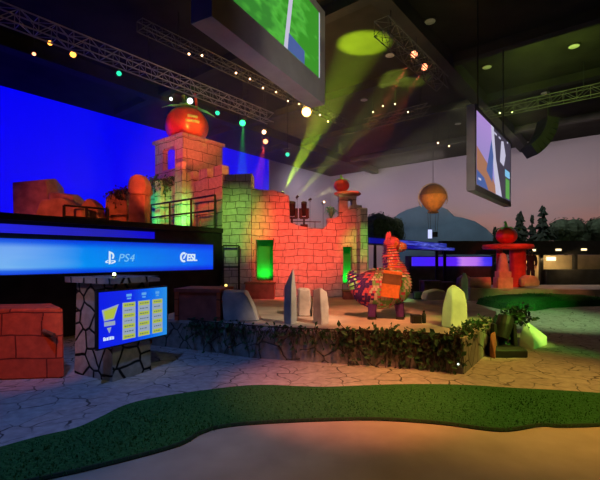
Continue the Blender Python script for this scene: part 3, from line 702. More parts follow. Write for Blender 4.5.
# pyramid rock on the floor at right
b = G(533, 347)
rock('pyramid_rock', [tuple(G(519, 347)), tuple(G(534, 349.5)), tuple(G(547, 345)), tuple(G(536, 339)), tuple(G(522, 340)), tuple(W(519.5, 338.5, b.y)), tuple(W(534, 340.5, b.y-.15)), tuple(W(547, 336.5, b.y+.1)), tuple(W(538, 333, b.y+.5)), tuple(W(526, 320.5, b.y+.12)), tuple(W(523, 324, b.y+.12))], M['pale_rock'], 'pale pyramid-shaped rock on the floor beside the black floor spotlight', 'rock', .008)
# small black stage boxes
b = sbase(417, 323.5)
sp = thing('floor_monitor', b, 'small black box on the stage between pinata and boulder', 'stage box')
mb = MB(); mb.box((b.x, b.y+.06, SZ+.07), (.16, .12, .14)); mb.build('cabinet', M['black'], sp)
mb = MB(); mb.box((b.x, b.y-.005, SZ+.07), (.12, .01, .1)); mb.build('grille', M['rail'], sp)
b = sbase(424, 323)
cp = thing('bottle', b, 'slim black bottle shape beside the small black stage box', 'bottle')
mb = MB(); mb.lathe([(.033, 0), (.035, .12), (.03, .15), (.016, .18)], b, 14); mb.build('body', M['black'], cp, True)
mb = MB(); mb.lathe([(.018, .18), (.018, .21)], b, 12); mb.build('cap', M['rail'], cp)
b = W(419, 298, 10.6); b.z = SZ
sp = thing('floor_monitor', b, 'black box further back on the stage by the fallen slab', 'stage box')
mb = MB(); mb.box((b.x, b.y+.1, SZ+.1), (.22, .18, .2)); mb.build('cabinet', M['black'], sp)
mb = MB(); mb.box((b.x, b.y, SZ+.1), (.18, .02, .15)); mb.build('grille', M['rail'], sp)
# steps and lantern by the handrail
b = W(228, 293, 10.4)
ss = thing('stair_block', (b.x, b.y, SZ), 'low dark stair block at the foot of the handrail', 'stairs')
mb = MB(); mb.box((b.x, b.y+.1, SZ+.14), (.5, .36, .28)); mb.build('step', M['black'], ss)
mb = MB(); mb.box((b.x, b.y-.2, SZ+.07), (.5, .24, .14)); mb.build('step', M['black'], ss)
lz = SZ+.28; lx = W(226, 285, b.y).x
la = thing('lantern', (lx, b.y, lz), 'small glowing yellow lantern beside the handrail', 'lantern')
mb = MB(); mb.box((lx, b.y, lz+.015), (.1, .1, .03)); mb.build('lantern_base', M['black'], la)
mb = MB(); mb.lathe([(.03, .03), (.035, .06), (.03, .13), (.01, .14)], (lx, b.y, lz), 12); mb.build('glowing_glass', M['lens_lantern'], la, True)

# ------------------------------------------------------------------ pinata animal (plain, no face emblem)
pz = SZ; pf = G(386, 318, SZ)
pin = thing('pinata', pf, 'large plain paper-fringed pinata animal standing on the stage', 'pinata')
PX = lambda px, py, dy=0: (W(px, py, pf.y).x, pf.y+dy, W(px, py, pf.y).z)
paper = []
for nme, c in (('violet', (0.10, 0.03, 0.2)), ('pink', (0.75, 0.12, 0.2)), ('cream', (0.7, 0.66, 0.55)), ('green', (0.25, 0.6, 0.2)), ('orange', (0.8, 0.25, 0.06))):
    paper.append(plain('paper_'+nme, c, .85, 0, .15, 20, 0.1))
paper.append(plain('paper_base', (0.3, 0.14, 0.16), .9))
def fringe(mb, c, r, ax, rows, band, sz=.045):
    c = Vector(c)
    for k in range(rows):
        th = -PI/2+PI*(k+.6)/rows; n = max(5, int(rows*2.0*math.cos(th)))
        for i in range(n):
            an = 2*PI*(i+.5*(k % 2))/n
            nn = ax[0]*math.cos(th)*math.cos(an)+ax[1]*math.cos(th)*math.sin(an)+ax[2]*math.sin(th)
            p = c+ax[0]*r[0]*math.cos(th)*math.cos(an)+ax[1]*r[1]*math.cos(th)*math.sin(an)+ax[2]*r[2]*math.sin(th)
            dn = (Vector((0, 0, -1))+nn*Z3.dot(nn)); dn = dn.normalized() if dn.length > .05 else ax[0]
            s = nn.cross(dn).normalized()
            e = p+dn*sz*1.2+nn*sz*.55
            mb.add([p-s*sz*.55, p+s*sz*.55, e+s*sz*.6, e-s*sz*.6, p-nn*sz*.2], [(0, 1, 2, 3), (0, 3, 4), (1, 4, 2), (2, 4, 3)], band(p))
def band_body(p):
    q = (p.x-pf.x)
    if q < -.36: return R.choice((0, 0, 0, 1))
    if q < -.27: return R.choice((0, 1, 2))
    return R.choice((2, 3, 3, 3, 2, 1)) if p.z < 1.05 else R.choice((2, 1, 3, 3, 2))
def band_neck(p): return R.choice((1, 4, 2, 4, 1)) if p.x > PX(388, 270)[0]-.02 else R.choice((0, 0, 1))  # violet paper puts the shaded left side into the neck colour
ax0 = (Vector((1, 0, 0)), Vector((0, 1, 0)), Z3)
mb = MB(); mb.ellip(PX(379, 288), (.49, .26, .35), 24, 14, 5); cb = PX(379, 288)
fringe(mb, cb, (.49, .265, .355), ax0, 26, band_body)
cc = PX(394, 284); mb.ellip(cc, (.29, .24, .35), 20, 12, 5); fringe(mb, cc, (.3, .25, .36), ax0, 22, band_body)
mb.build('body', paper, pin)
mb = MB()
a = Vector(PX(392, 276)); bq = Vector(PX(390, 247)); na = (bq-a).normalized(); nax = (na.cross(Vector((0, 1, 0))).normalized(), Vector((0, 1, 0)), na)
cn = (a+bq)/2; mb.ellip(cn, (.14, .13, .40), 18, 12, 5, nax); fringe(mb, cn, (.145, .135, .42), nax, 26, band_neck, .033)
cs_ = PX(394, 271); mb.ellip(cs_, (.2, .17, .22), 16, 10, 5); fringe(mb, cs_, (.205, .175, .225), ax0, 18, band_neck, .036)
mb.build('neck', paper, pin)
mb = MB(); ch = PX(392, 243); mb.ellip(ch, (.14, .12, .12), 16, 10, 1); fringe(mb, ch, (.14, .12, .12), ax0, 11, lambda p: R.choice((1, 4, 1)), .035)
cm = PX(400.5, 246.5); mb.ellip(cm, (.11, .085, .08), 14, 8, 4); fringe(mb, cm, (.11, .085, .08), ax0, 8, lambda p: R.choice((1, 4, 2)), .028)
hd = mb.build('head', paper, pin)
for dy in (-.07, .07):
    mb = MB(); p = Vector(PX(388.5, 238, dy)); mb.hull([p+Vector((-.05, 0, -.02)), p+Vector((.05, 0, -.02)), p+Vector((0, .02, 0)), p+Vector((0, -.02, 0)), p+Vector((-.01, dy*.3, .13)), p+Vector((.02, dy*.3, .11))], bevel=.004); mb.build('ear', paper[1], hd)
for px, dy, tx in ((371, -.15, -1), (374, .14, 0), (397, -.14, 2), (401, .14, 3)):
    p = PX(px, 303, dy); mb = MB(); mb.tube((p[0], p[1], p[2]), (p[0]+tx*.012, p[1], SZ+.05), .085, .065, 12)
    e = Vector((p[0]+tx*.012, p[1], SZ)); mb.tube(e+Z3*.05, e, .07, .08, 12, 1); mb.build('leg', [paper[0], M['black']], pin)
mb = MB(); ct = PX(356, 285); tax = (Vector((.93, 0, .36)).normalized(), Vector((0, 1, 0)), Vector((-.36, 0, .93)).normalized())
mb.ellip(ct, (.13, .12, .27), 14, 10, 0, tax); fringe(mb, ct, (.13, .12, .27), tax, 13, lambda p: R.choice((0, 0, 1, 3)), .04); mb.build('tail', paper, pin)
# plain saddle bag hanging on the near flank
sx = Vector((.97, -.05, -.12)).normalized(); sz_ = Vector((.12, -.12, .98)).normalized(); so = Vector(PX(387, 283, -.33))
mb = MB(); mb.box(so, (.31, .09, .46), (sx, sx.cross(sz_) * -1, sz_)); sbag = mb.build('saddle_bag', paper[4], pin)
mb = MB(); mb.box(so+Vector((0, -.048, .09)), (.32, .02, .18), (sx, sx.cross(sz_)*-1, sz_)); mb.build('flap', M['brown'], sbag)
mb = MB(); mb.path([PX(386, 272, -.26), PX(386, 268, -.1), PX(386, 268, .1), PX(386, 275, .27)], .03, .03, 8); mb.build('strap', M['brown'], pin)

# ------------------------------------------------------------------ schedule kiosk
e1 = Vector((.475, .88, 0)).normalized(); e2 = Vector((-e1.y, e1.x, 0))
K0 = Vector((-2.42, 5.16, 0)); KW, KD, KH = .62, .80, 1.27
ki = thing('stone_kiosk', K0+e1*KW/2+e2*KD/2, 'cartoon-outlined stone pillar carrying the blue schedule screen', 'kiosk')
def kp_(a, b, z): return K0+e1*a+e2*b+Z3*z
mb = MB(); fl = .02
mb.add([kp_(0, 0, 0), kp_(KW, 0, 0), kp_(KW, KD, 0), kp_(0, KD, 0), kp_(fl, fl, KH), kp_(KW-fl, fl, KH), kp_(KW-fl, KD-fl, KH), kp_(fl, KD-fl, KH)], [(3, 2, 1, 0), (4, 5, 6, 7), (0, 1, 5, 4), (1, 2, 6, 5), (2, 3, 7, 6), (3, 0, 4, 7)])
mb.build('pillar', M['cartoon'], ki)
mb = MB(); mb.box(kp_(KW/2, KD/2, KH+.035), (KW+.18, KD+.16, .075), (e1, e2, Z3)); mb.build('cap_stone', M['cartoon'], ki)
# screen
sA = Vector((-2.485, 4.9, 0)); sB = Vector((-1.95, 5.9, 0)); sd = (sB-sA).normalized(); sn = Vector((sd.y, -sd.x, 0)); SL = (sB-sA).length
zb, zt_ = .46, 1.195
sc = thing('schedule_screen', sA.lerp(sB, .5)+Z3*zb, 'flat blue screen with yellow schedule tables on the stone kiosk', 'screen')
mb = MB(); mb.box(sA.lerp(sB, .5)+Z3*(zb+zt_)/2-sn*.025, (SL, .05, zt_-zb), (sd, sn, Z3)); mb.build('casing', M['black'], sc)
mb = MB(); mb.box(sA.lerp(sB, .4)-sn*.055+Z3*(zb+.4), (.4, .05, .3), (sd, sn, Z3)); mb.build('bracket', M['black'], sc)
SO = sA+Z3*zb+sn*.002; SHt = zt_-zb
mb = MB(); mb.quadpic(SO, sd, Z3, .02, .02, SL-.02, SHt-.02); disp = mb.build('display', M['scr_blue'], sc)
O2 = SO+sn*.003; O3 = SO+sn*.006
for cidx, (x0, x1) in enumerate(((.355, .56), (.6, .80), (.84, 1.03))):
    y0, y1 = .07, .555; nr = 7; mbg = MB(); mbi = MB(); mbc = MB()
    mbg.quadpic(O2, sd, Z3, x0, y0, x1, y1)
    for r_ in range(nr):
        ya = y0+(y1-y0)*r_/nr; yb = y0+(y1-y0)*(r_+1)/nr
        if r_ % 2 == 0: mby = MB(); mby.quadpic(O3, sd, Z3, x0+.012, ya+.008, x1-.012, yb-.008); mby.build('table_row', M['scr_yel'], disp)
        x = x0+.03
        while x < x1-.05:
            w = R.uniform(.012, .035); mbi.quadpic(O3+sn*.002, sd, Z3, x, ya+.028, x+w, yb-.028); x += w+.01
    mbc.quadpic(O2, sd, Z3, x0+.06, .63, x1-.06, .665); mbc.quadpic(O2, sd, Z3, x0+.07, .595, x1-.07, .615)
    mbg.build('table', M['scr_gry'], disp); mbi.build('lettering', M['scr_ink'], disp); mbc.build('heading_lettering', M['scr_cyan'], disp)
mb = MB(); mb.slab([[(.06, .49), (.09, .35), (.23, .36), (.3, .545)]], O2, sd, Z3, .001); mb.slab([[(.13, .26), (.165, .19), (.195, .265)]], O2, sd, Z3, .001); mb.build('emblem', M['scr_gry'], disp)
mb = MB(); mb.slab([[(.085, .475), (.105, .37), (.22, .375), (.275, .515)]], O3, sd, Z3, .001); mb.build('emblem_centre', M['scr_yel'], disp)
mb = MB(); mb.quadpic(O3, sd, Z3, .09, .285, .245, .34); mb.build('emblem_band', M['scr_gry'], disp)
mb = MB()
x = .08
for w in (.02, .015, .02, .012, .018, .016, .014): mb.quadpic(O2, sd, Z3, x, .105, x+w, .14+R.uniform(0, .012)); x += w+.006
mb.build('lettering', M['white_e'], disp)
# tiny light on the kiosk cap
b = kp_(.1, .1, KH+.0725)
kl = thing('marker_light', b, 'small yellow-green light on the cap of the stone kiosk', 'marker light')
mb = MB(); mb.lathe([(.03, 0), (.03, .02), (.02, .025)], b, 12); mb.build('housing', M['black'], kl)
mb = MB(); mb.lathe([(.018, .025), (.02, .05), (.008, .065)], b, 12); mb.build('lens', M['lens_yg'], kl)
# orange blocks at far left
b = W(65, 378, 5.33)
ob = thing('orange_block_wall', (-3.75, 5.65, 0), 'glossy orange block wall end beside the stone kiosk', 'block wall')
mb = MB(); mb.hull([(-3.14, 5.33, 0), (-4.9, 5.1, 0), (-4.95, 5.75, 0), (-3.65, 5.95, 0), (-3.17, 5.35, .93), (-4.9, 5.13, .93), (-4.95, 5.72, .93), (-3.67, 5.92, .93)], bevel=.02); mb.build('blocks', M['orange_block'], ob)
mb = MB(); mb.tube((-3.4, 5.31, .63), (-3.2, 5.2, .60), .03, .024, 10); mb.build('peg', M['brown'], ob)
# red blocks left of stage behind the kiosk
rock('red_block', [(-3.05, 7.2, 0), (-2.75, 7.25, 0), (-2.8, 7.9, 0), (-3.2, 7.8, 0), (-3.05, 7.22, .75), (-2.77, 7.27, .75), (-2.85, 7.85, .72), (-3.2, 7.8, .7)], M['orange_block'], 'red block standing behind the schedule screen', 'block', .02)

# ------------------------------------------------------------------ floor spotlight at the right stage corner
b = G(510, 358)
fs = thing('floor_spotlight', b, 'black moving head spotlight on the floor at the stage corner', 'spotlight')
mb = MB(); mb.hull([(b.x+sx*.29, b.y+sy*.2+.2, z) for sx in (-1, 1) for sy in (-1, 1) for z in (0, .12)]+[(b.x+sx*.22, b.y+sy*.14+.2, .17) for sx in (-1, 1) for sy in (-1, 1)], bevel=.012); mb.build('base', M['rail'], fs)
for s in (-1, 1):
    mb = MB(); mb.hull([(b.x+s*.16+dx, b.y+.2+dy, z) for dx, dy, z in ((-.035, -.09, .16), (.035, -.09, .16), (-.035, .09, .16), (.035, .09, .16), (-.03, -.05, .52), (.03, -.05, .52), (-.03, .05, .52), (.03, .05, .52))], bevel=.01); mb.build('yoke_arm', M['rail'], fs)
mb = MB(); c = Vector((b.x, b.y+.2, .44)); dr = Vector((.35, .3, .85)).normalized()
mb.tube(c-dr*.18, c+dr*.05, .1, .13, 18); mb.tube(c+dr*.05, c+dr*.2, .13, .12, 18); mb.build('lamp_head', M['rail'], fs)
mb = MB(); mb.tube(c+dr*.195, c+dr*.21, .1, .1, 18); mb.build('lens', M['rail'], fs)
mb = MB(); mb.box((b.x-.02, b.y+.035, .1), (.2, .01, .07)); mb.build('control_panel', M['rail'], fs)
b2 = G(493, 356)
ob = rock('lit_wall_wedge', [Q_ for Q_ in [tuple(G(489.5, 357)), tuple(G(495, 359)), tuple(G(498, 355)), tuple(G(492, 353)), tuple(W(490, 334, 6.4)), tuple(W(495, 331, 6.4)), tuple(W(496, 335, 6.6)), tuple(W(492, 336, 6.6))]], M['red_wood'], 'small dull orange wedge standing in for the lit stage corner wall', 'post', .008)  # added wedge, its colour stands for the lit stage corner wall

# ------------------------------------------------------------------ background right: rear stage, booths, tower, scenery
rs = thing('low_stage', (6.5, 15.6, 0), 'low pinkish stage beyond the grassy island', 'stage')
RZ = .46
poly = [W(452, 0, 15.6), W(470, 0, 15.0), W(520, 0, 14.7), W(566, 0, 14.5), W(620, 0, 14.4), W(620, 0, 17), W(452, 0, 17.0)]
mb = MB(); mb.prism([(p.x, p.y) for p in poly], 0, RZ-.05); mb.build('stone_side', M['stage_top'], rs)
mb = MB(); mb.prism([(p.x, p.y) for p in poly], RZ-.05, RZ); mb.build('deck', M['stage_top'], rs)
# red round kiosk with brim roof and tomato
b = W(510, 283, 15.8); b.z = RZ
rk = thing('round_kiosk', b, 'red round kiosk with wide brim roof on the rear stage', 'kiosk')
zr = z_at(247, 15.8)
mb = MB(); mb.tube((b.x+.3, b.y, RZ), (b.x+.3, b.y, zr-.1), .28, .3, 14); mb.build('column', M['red_paint'], rk)
mb = MB(); mb.tube((b.x-.32, b.y+.2, RZ), (b.x-.32, b.y+.2, zr-.1), .12, .12, 14); mb.build('column', M['red_paint'], rk)
mb = MB(); mb.lathe([(.2, -.12), (.9, -.08), (.93, .0), (.9, .09), (.45, .13), (.0, .14)], (b.x-.1, b.y, zr), 24); mb.build('brim_roof', M['red_paint'], rk)
tomato('tomato', (b.x-.15, b.y, zr+.14), .4, 'red tomato on the brim roof of the round kiosk')
# pink stacked stone figure
b = W(503, 285, 15.25); b.z = RZ
pk = thing('stone_stack', b, 'pinkish stacked stone column in front of the round kiosk', 'stone stack')
mb = MB(); mb.box(b+Z3*.2, (.56, .4, .4)); mb.box(b+Z3*.52, (.46, .34, .22)); mb.build('block_base', M['pink_stone'], pk)
mb = MB(); mb.lathe([(.2, .62), (.18, .9), (.14, 1.1), (.1, 1.28), (.03, 1.34)], b, 10); mb.build('rounded_top', M['pink_stone'], pk)
b = W(482, 284, 15.2); b.z = RZ
lg = thing('hollow_log', b, 'orange hollow log lying on the rear stage', 'log')
mb = MB(); aa = b+Vector((-.4, .2, .2)); bb = b+Vector((.3, -.05, .2)); mb.tube(aa, bb, .2, .22, 18); mb.build('log_body', M['ruin'], lg)
dr = (bb-aa).normalized(); mb = MB(); mb.tube(bb+dr*.002, bb+dr*.01, .13, .13, 16); mb.build('log_hollow', M['bark'], lg)
rock('boulder', rock_from([(524, 287), (524, 279), (529, 275), (537, 276), (541, 281), (541, 287)], 14.9, .5, RZ, .03), M['pink_stone'], 'pinkish boulder on the rear stage right of the round kiosk', 'boulder')
rock('boulder', rock_from([(458, 287), (459, 278), (466, 274), (473, 278), (473, 287)], 15.9, .4, RZ, .03), M['ruin'], 'reddish brown boulder at the left end of the rear stage', 'boulder')
# blue lit booth
bb_ = thing('blue_booth', (5.5, 17.4, 0), 'dark booth with violet-blue screen and two blue light canopies', 'booth')
a = Vector((1.95, 11.6, 0)); 
def canopy(a, L, z, th, w):
    a = Vector(a); c = a+U*L/2
    mb = MB(); mb.box(c+V*(-w/2)+Z3*(z+th/2), (L, w, th), DAX); mb.build('canopy', M['black'], bb_)
    mb = MB(); mb.box(c+V*.012+Z3*(z+th*.5), (L-.05, .02, th*.8), DAX); mb.build('light_strip', M['led_blue'], bb_)
canopy((2.0, 11.75, 0), 6.6, 2.02, .2, .5)
canopy((3.35, 13.0, 0), 5.0, 1.9, .13, .5)
for s, a, z in ((.15, (2.0, 11.75, 0), 2.02), (6.3, (2.0, 11.75, 0), 2.02), (.15, (3.35, 13, 0), 1.9), (4.7, (3.35, 13, 0), 1.9)):
    p = Vector(a)+U*s-V*.3; mb = MB(); mb.bar((p.x, p.y, 0), (p.x, p.y, z), .1); mb.build('canopy_post', M['black'], bb_)
x0, x1 = W(412, 0, 17.4).x, W(492, 0, 17.4).x
mb = MB(); mb.box(((x0+x1)/2, 17.42, z_at(261.5, 17.4)), (x1-x0, .05, z_at(257, 17.4)-z_at(266, 17.4))); mb.build('sign_screen', M['led_violet'], bb_, label='violet-blue screen band')
mb = MB(); mb.box(((x0+x1)/2, 17.8, z_at(256, 17.4)/2), (x1-x0+.2, .7, z_at(256, 17.4))); mb.build('booth_body', M['black_wall'], bb_)
# crates / stools before it
for px, d, w, h, lab in ((430, 14.6, .55, .75, 'brown crate beneath the violet screen band'), (446, 16.2, .5, .6, 'reddish crate near the rear stage left end')):
    b = W(px, 0, d); cr = thing('crate', (b.x, b.y, 0), lab, 'crate')
    mb = MB(); mb.box((b.x, b.y, h/2), (w-.03, w-.03, h-.02)); mb.build('crate_body', M['brown'], cr)
    for sx in (-1, 1):
        for sy in (-1, 1): mb = MB(); mb.bar((b.x+sx*w/2, b.y+sy*w/2, 0), (b.x+sx*w/2, b.y+sy*w/2, h), .06); mb.build('corner_batten', M['brown'], cr)
    mb = MB(); mb.box((b.x, b.y, h+.015), (w+.08, w+.08, .04)); mb.build('lid', M['brown'], cr)
# right shop booth with black roof and warm interior
sh = thing('shop_booth', (10.5, 18.2, 0), 'dark roofed booth with warm lit interior beneath the dark conifers', 'booth')
x0, x1 = W(441, 0, 17.6).x, 13.9
mb = MB(); mb.box(((x0+x1)/2, 17.75, (z_at(241, 17.6)+z_at(254.5, 17.6))/2), (x1-x0, .5, z_at(241, 17.6)-z_at(254.5, 17.6))); mb.build('roof', M['black'], sh)
xa, xb = W(516, 0, 18).x, 13.9
mb = MB(); mb.box(((xa+xb)/2, 18.25, .85), (xb-xa, .08, 1.75)); mb.build('rear_wall', M['cream'], sh)
mb = MB(); mb.box(((W(546, 0, 17.5).x+13.8)/2, 17.65, .55), (13.8-W(546, 0, 17.5).x, .4, 1.1)); mb.build('counter', M['black_wall'], sh)
for px in (541, 575): 
    mb = MB(); p = W(px, 0, 17.7); mb.bar((p.x, p.y, 0), (p.x, p.y, z_at(254.5, 17.6)), .14); mb.build('post', M['black'], sh)
for px, py in ((533, 250.2), (558.5, 249.8), (584, 249.5)):
    p = W(px, py, 17.48); mb = MB(); mb.box(p, (.22, .04, .08)); mb.build('roof_lamp', M['lens_shop'], sh)
p = W(551, 258.8, 18.2)
mb = MB(); mb.box((p.x, 18.19, p.z), (.4, .04, .16)); mb.build('lit_panel', M['lens_shop'], sh)
# person standing behind the pink boulder
def person(b, h, label, yaw):
    t = thing('person', b, label, 'person', rz=0)
    b = Vector(b); f = Vector((math.cos(yaw), math.sin(yaw), 0)); s = Vector((-f.y, f.x, 0)); q = h/1.72
    J = {'pelvis': (0, 0, .92), 'belly': (.01, 0, 1.1), 'chest': (.0, 0, 1.3), 'neck': (.0, 0, 1.47), 'head': (.03, 0, 1.58), 'crown': (.02, 0, 1.68)}
    E = [('pelvis', 'belly'), ('belly', 'chest'), ('chest', 'neck'), ('neck', 'head'), ('head', 'crown')]
    Rr = {'pelvis': .14, 'belly': .125, 'chest': .15, 'neck': .055, 'head': .09, 'crown': .07}
    for k, sg_ in (('l', 1), ('r', -1)):
        J.update({k+'hip': (0, .09*sg_, .88), k+'knee': (.03, .1*sg_, .48), k+'ankle': (-.02, .11*sg_, .08), k+'toe': (.14, .12*sg_, .04),
                  k+'sh': (0, .18*sg_, 1.4), k+'el': (-.02, .24*sg_, 1.12), k+'wr': (.12, .2*sg_, .92)})
        E += [('pelvis', k+'hip'), (k+'hip', k+'knee'), (k+'knee', k+'ankle'), (k+'ankle', k+'toe'), ('chest', k+'sh'), (k+'sh', k+'el'), (k+'el', k+'wr')]
        Rr.update({k+'hip': .1, k+'knee': .065, k+'ankle': .05, k+'toe': .035, k+'sh': .07, k+'el': .048, k+'wr': .034})
        for i in range(5):
            nm = k+'f%d' % i; w = (i-2)*.018
            if i == 4: J[nm+'a'] = (.155, (.2-.03)*sg_, .89); J[nm+'b'] = (.18, (.2-.05)*sg_, .86)
            else: J[nm+'a'] = (.15, .2*sg_+w, .86); J[nm+'b'] = (.17, .2*sg_+w, .80-.01*(i == 1))
            E += [(k+'wr', nm+'a'), (nm+'a', nm+'b')]; Rr[nm+'a'] = .011; Rr[nm+'b'] = .008
    names = list(J); vs = [(f*J[n_][0]+s*J[n_][1]+Z3*J[n_][2])*q for n_ in names]
    me = bpy.data.meshes.new('body'); me.from_pydata([tuple(v) for v in vs], [(names.index(a_), names.index(b_)) for a_, b_ in E], [])
    o = bpy.data.objects.new('body', me); COL.objects.link(o); o.parent = t; me.materials.append(M['skin']); me.materials.append(M['cloth'])
    m = o.modifiers.new('skin', 'SKIN')
    for i, n_ in enumerate(names):
        me.skin_vertices[0].data[i].radius = (Rr[n_]*q, Rr[n_]*q); me.skin_vertices[0].data[i].use_root = (n_ == 'pelvis')
    sd_ = o.modifiers.new('sub', 'SUBSURF'); sd_.levels = 1; sd_.render_levels = 1
    dg = bpy.context.evaluated_depsgraph_get(); dg.update(); m2 = bpy.data.meshes.new_from_object(o.evaluated_get(dg)); o.modifiers.clear(); o.data = m2
    cl = m2.copy(); cl.name = 'clothing'
    for p in m2.polygons: p.material_index = 0; p.use_smooth = True
    bm = bmesh.new(); bm.from_mesh(cl)
    bmesh.ops.delete(bm, geom=[x for x in bm.faces if x.calc_center_median().z > 1.44*q or (x.calc_center_median().z < .95*q and abs(x.calc_center_median().dot(s)) > .15*q and x.calc_center_median().z > .7*q)], context='FACES')
    for v_ in bm.verts: v_.co += v_.normal*.012
    bm.to_mesh(cl); bm.free(); cl.materials.clear(); cl.materials.append(M['cloth'])
    for p in cl.polygons: p.material_index = 0; p.use_smooth = True
    co = bpy.data.objects.new('clothing', cl); COL.objects.link(co); co.parent = t
    hm = MB(); hc = b+(f*.005+Z3*1.63)*q; hm.ellip(hc, (.105*q, .1*q, .11*q), 14, 10); hh = hm.build('hair', M['hair'], t, True)
    for nm, dx, dy, dz, r_ in (('eye', .112, .03, 1.59, .011), ('eye', .112, -.03, 1.59, .011), ('nose', .122, 0, 1.56, .014), ('mouth', .112, 0, 1.52, .012)):
        g = MB(); g.ellip(b+(f*dx+s*dy+Z3*dz)*q, (r_*q,)*3, 8, 6); g.build(nm, M['skin'] if nm == 'nose' else M['hair'], t, True)
    return t
person(Vector((*W(530.5, 0, 16.4).xy, RZ)), 1.5, 'person in dark clothes standing behind the pinkish rear stage boulder', -2.0)
# mountain flat
def RW(px, py, off):
    k = (px-300)/F; d = (25.93-off)/(U.x*k+U.y); return W(px, py, d)
sil = [(388, 262), (388, 228), (392, 221), (398, 214), (407, 209.5), (416, 207), (425, 204), (436, 205), (446, 209), (453, 216), (462, 217.5), (474, 221), (485, 228), (495, 238), (505, 249), (508, 262)]
mb = MB(); F0 = [RW(x, y, .9) for x, y in sil]
for p in F0:
    if p.z < 1.5: p.z = 0.0
O = CORNER-U*.9
mb.slab([[((p-O).dot(V), p.z) for p in F0][::-1]], O, V, Z3, .25)
o = mb.build('mountain_flat', M['mountain'], base=(*(sum(F0, Vector())/len(F0)).xy, 0)); tag(o, 'blue-grey mountain cut-out standing before the dusk backdrop', 'scenery flat')
# trees
def conifer(px, top, d, rad, label, levels=15):
    b = W(px, 0, d); b.z = 0; h = z_at(top, d)
    t = thing('conifer', b, label, 'tree', 'dark conifers')
    mb = MB(); mb.tube(b, b+Z3*h*.97, .09, .015, 8); mb.build('trunk', M['bark'], t)
    mb = MB()
    for k in range(levels):
        z0_ = h*(.38+.6*k/levels); r = rad*(1-.85*k/levels)*R.uniform(.6, 1.2)
        for i in range(9):
            z = z0_+R.uniform(-.12, .12); a = 2*PI*i/9+k*.6+R.uniform(-.4, .4); dr = Vector((math.cos(a), math.sin(a), 0)); s = Vector((-dr.y, dr.x, 0)); L_ = r*R.uniform(.5, 1.25); c = b+Z3*z
            tip = c+dr*L_+Z3*(-.3*L_+R.uniform(-.08, .08)); md = c+dr*L_*.55+Z3*.06
            mb.add([c+Z3*.1, c-Z3*.08, md+s*L_*.28-Z3*.1, md-s*L_*.28-Z3*.1, md+Z3*.08, tip], [(0, 4, 2), (0, 3, 4), (4, 5, 2), (4, 3, 5), (1, 2, 5), (1, 5, 3), (0, 2, 1), (0, 1, 3)])
    mb.build('foliage', M['needle'], t); return t
conifer(520, 211, 20.4, .75, 'broad dark conifer directly right of the round kiosk tomato')
conifer(543, 204.5, 19.6, .75, 'tallest dark conifer above the dark roofed booth')
conifer(532, 214, 20.8, .45, 'thin conifer between the broad and the tallest conifer', 13)
conifer(495, 226, 20.3, .4, 'small conifer at the end of the mountain cut-out', 11)
def roundtree(px, top, d, r, label, n=900):
    b = W(px, 0, d); b.z = 0; h = z_at(top, d)
    t = thing('round_tree', b, label, 'tree'); mb = MB(); mb.tube(b, b+Z3*(h-r), .1, .06, 8); mb.build('trunk', M['bark'], t)
    mb = MB(); blobs = [(Vector((R.uniform(-.5, .5)*r, R.uniform(-.4, .4)*r, R.uniform(-.3, .35)*r)), r*R.uniform(.45, .62)) for _ in range(9)]+[(Vector((0, 0, 0)), r*.7)]
    c = b+Z3*(h-r)
    for o_, q in blobs: mb.ellip(c+o_, (q*.92,)*3, 10, 7)
    for i in range(n):
        o_, q = R.choice(blobs); nn = Vector((R.gauss(0, 1), R.gauss(0, 1), R.gauss(0, 1))).normalized(); p = c+o_+nn*q
        a = nn.orthogonal().normalized(); a.rotate(Matrix.Rotation(R.uniform(0, 6.28), 3, nn)); w = nn.cross(a); s = .09
        mb.add([p-a*s, p+w*s*.5+nn*.04, p+a*s+nn*.05, p-w*s*.5+nn*.04], [(0, 1, 2, 3)])
    mb.build('crown', M['bush'], t); return t
roundtree(375, 208, 20.0, 1.0, 'round bushy tree right behind the castle corner')
roundtree(390, 214, 21.0, .85, 'smaller round tree at the left foot of the mountain')
roundtree(566, 216, 20.2, .95, 'round dark tree next to the tallest conifer')
roundtree(604, 212, 19.8, 1.0, 'round dark tree at the far right behind the dark roofed booth')
# hot air balloon
d = 19.5
b = W(433, 198, d)
hb = thing('hot_air_balloon', W(433, 236, d), 'orange hot air balloon hanging before the mountain cut-out', 'balloon')
r = 13.5*d/F
prof = []
for i in range(17):
    a = -PI/2+PI*i/16; z = math.sin(a); rr = math.cos(a) if z > -.1 else math.cos(a)*(.96+.25*z)
    prof.append((max(.02, r*rr) if i not in (0,) else r*.28, z*r*1.02))
prof[0] = (r*.34, -r*1.12); prof[1] = (r*.42, -r*1.0)
mb = MB(); mb.lathe(prof, b, 32, lobes=12, depth=.05)
ff = mb.build('envelope', [M['balloon'], M['balloon_top']], hb, True)
for p in ff.data.polygons:
    if p.center.z > b.z-hb.location.z+r*.12: p.material_index = 1
mb = MB(); 
ring = [b+Vector((r*1.07*math.cos(2*PI*i/28), .0, r*1.07*math.sin(2*PI*i/28))) for i in range(29)]
mb.path(ring[-3:-1]+ring[:18], .03, .03, 6); mb.build('rim_hoop', M['balloon_rim'], hb)
bz = W(433, 237, d)
mb = MB(); mb.box(bz+Z3*.12, (.36, .3, .24)); mb.build('basket', M['black'], hb)
for sx in (-1, 1):
    for sy in (-1, 1):
        mb = MB(); mb.bar(bz+Vector((sx*.16, sy*.13, .24)), b+Vector((sx*r*.3, sy*r*.3, -r*1.08)), .015); mb.build('rope', M['bark'], hb)
mb = MB(); mb.tube(b+Z3*r*1.0, (b.x, b.y, CEIL), .012, .012, 6); mb.build('hanging_cable', M['rail'], hb)
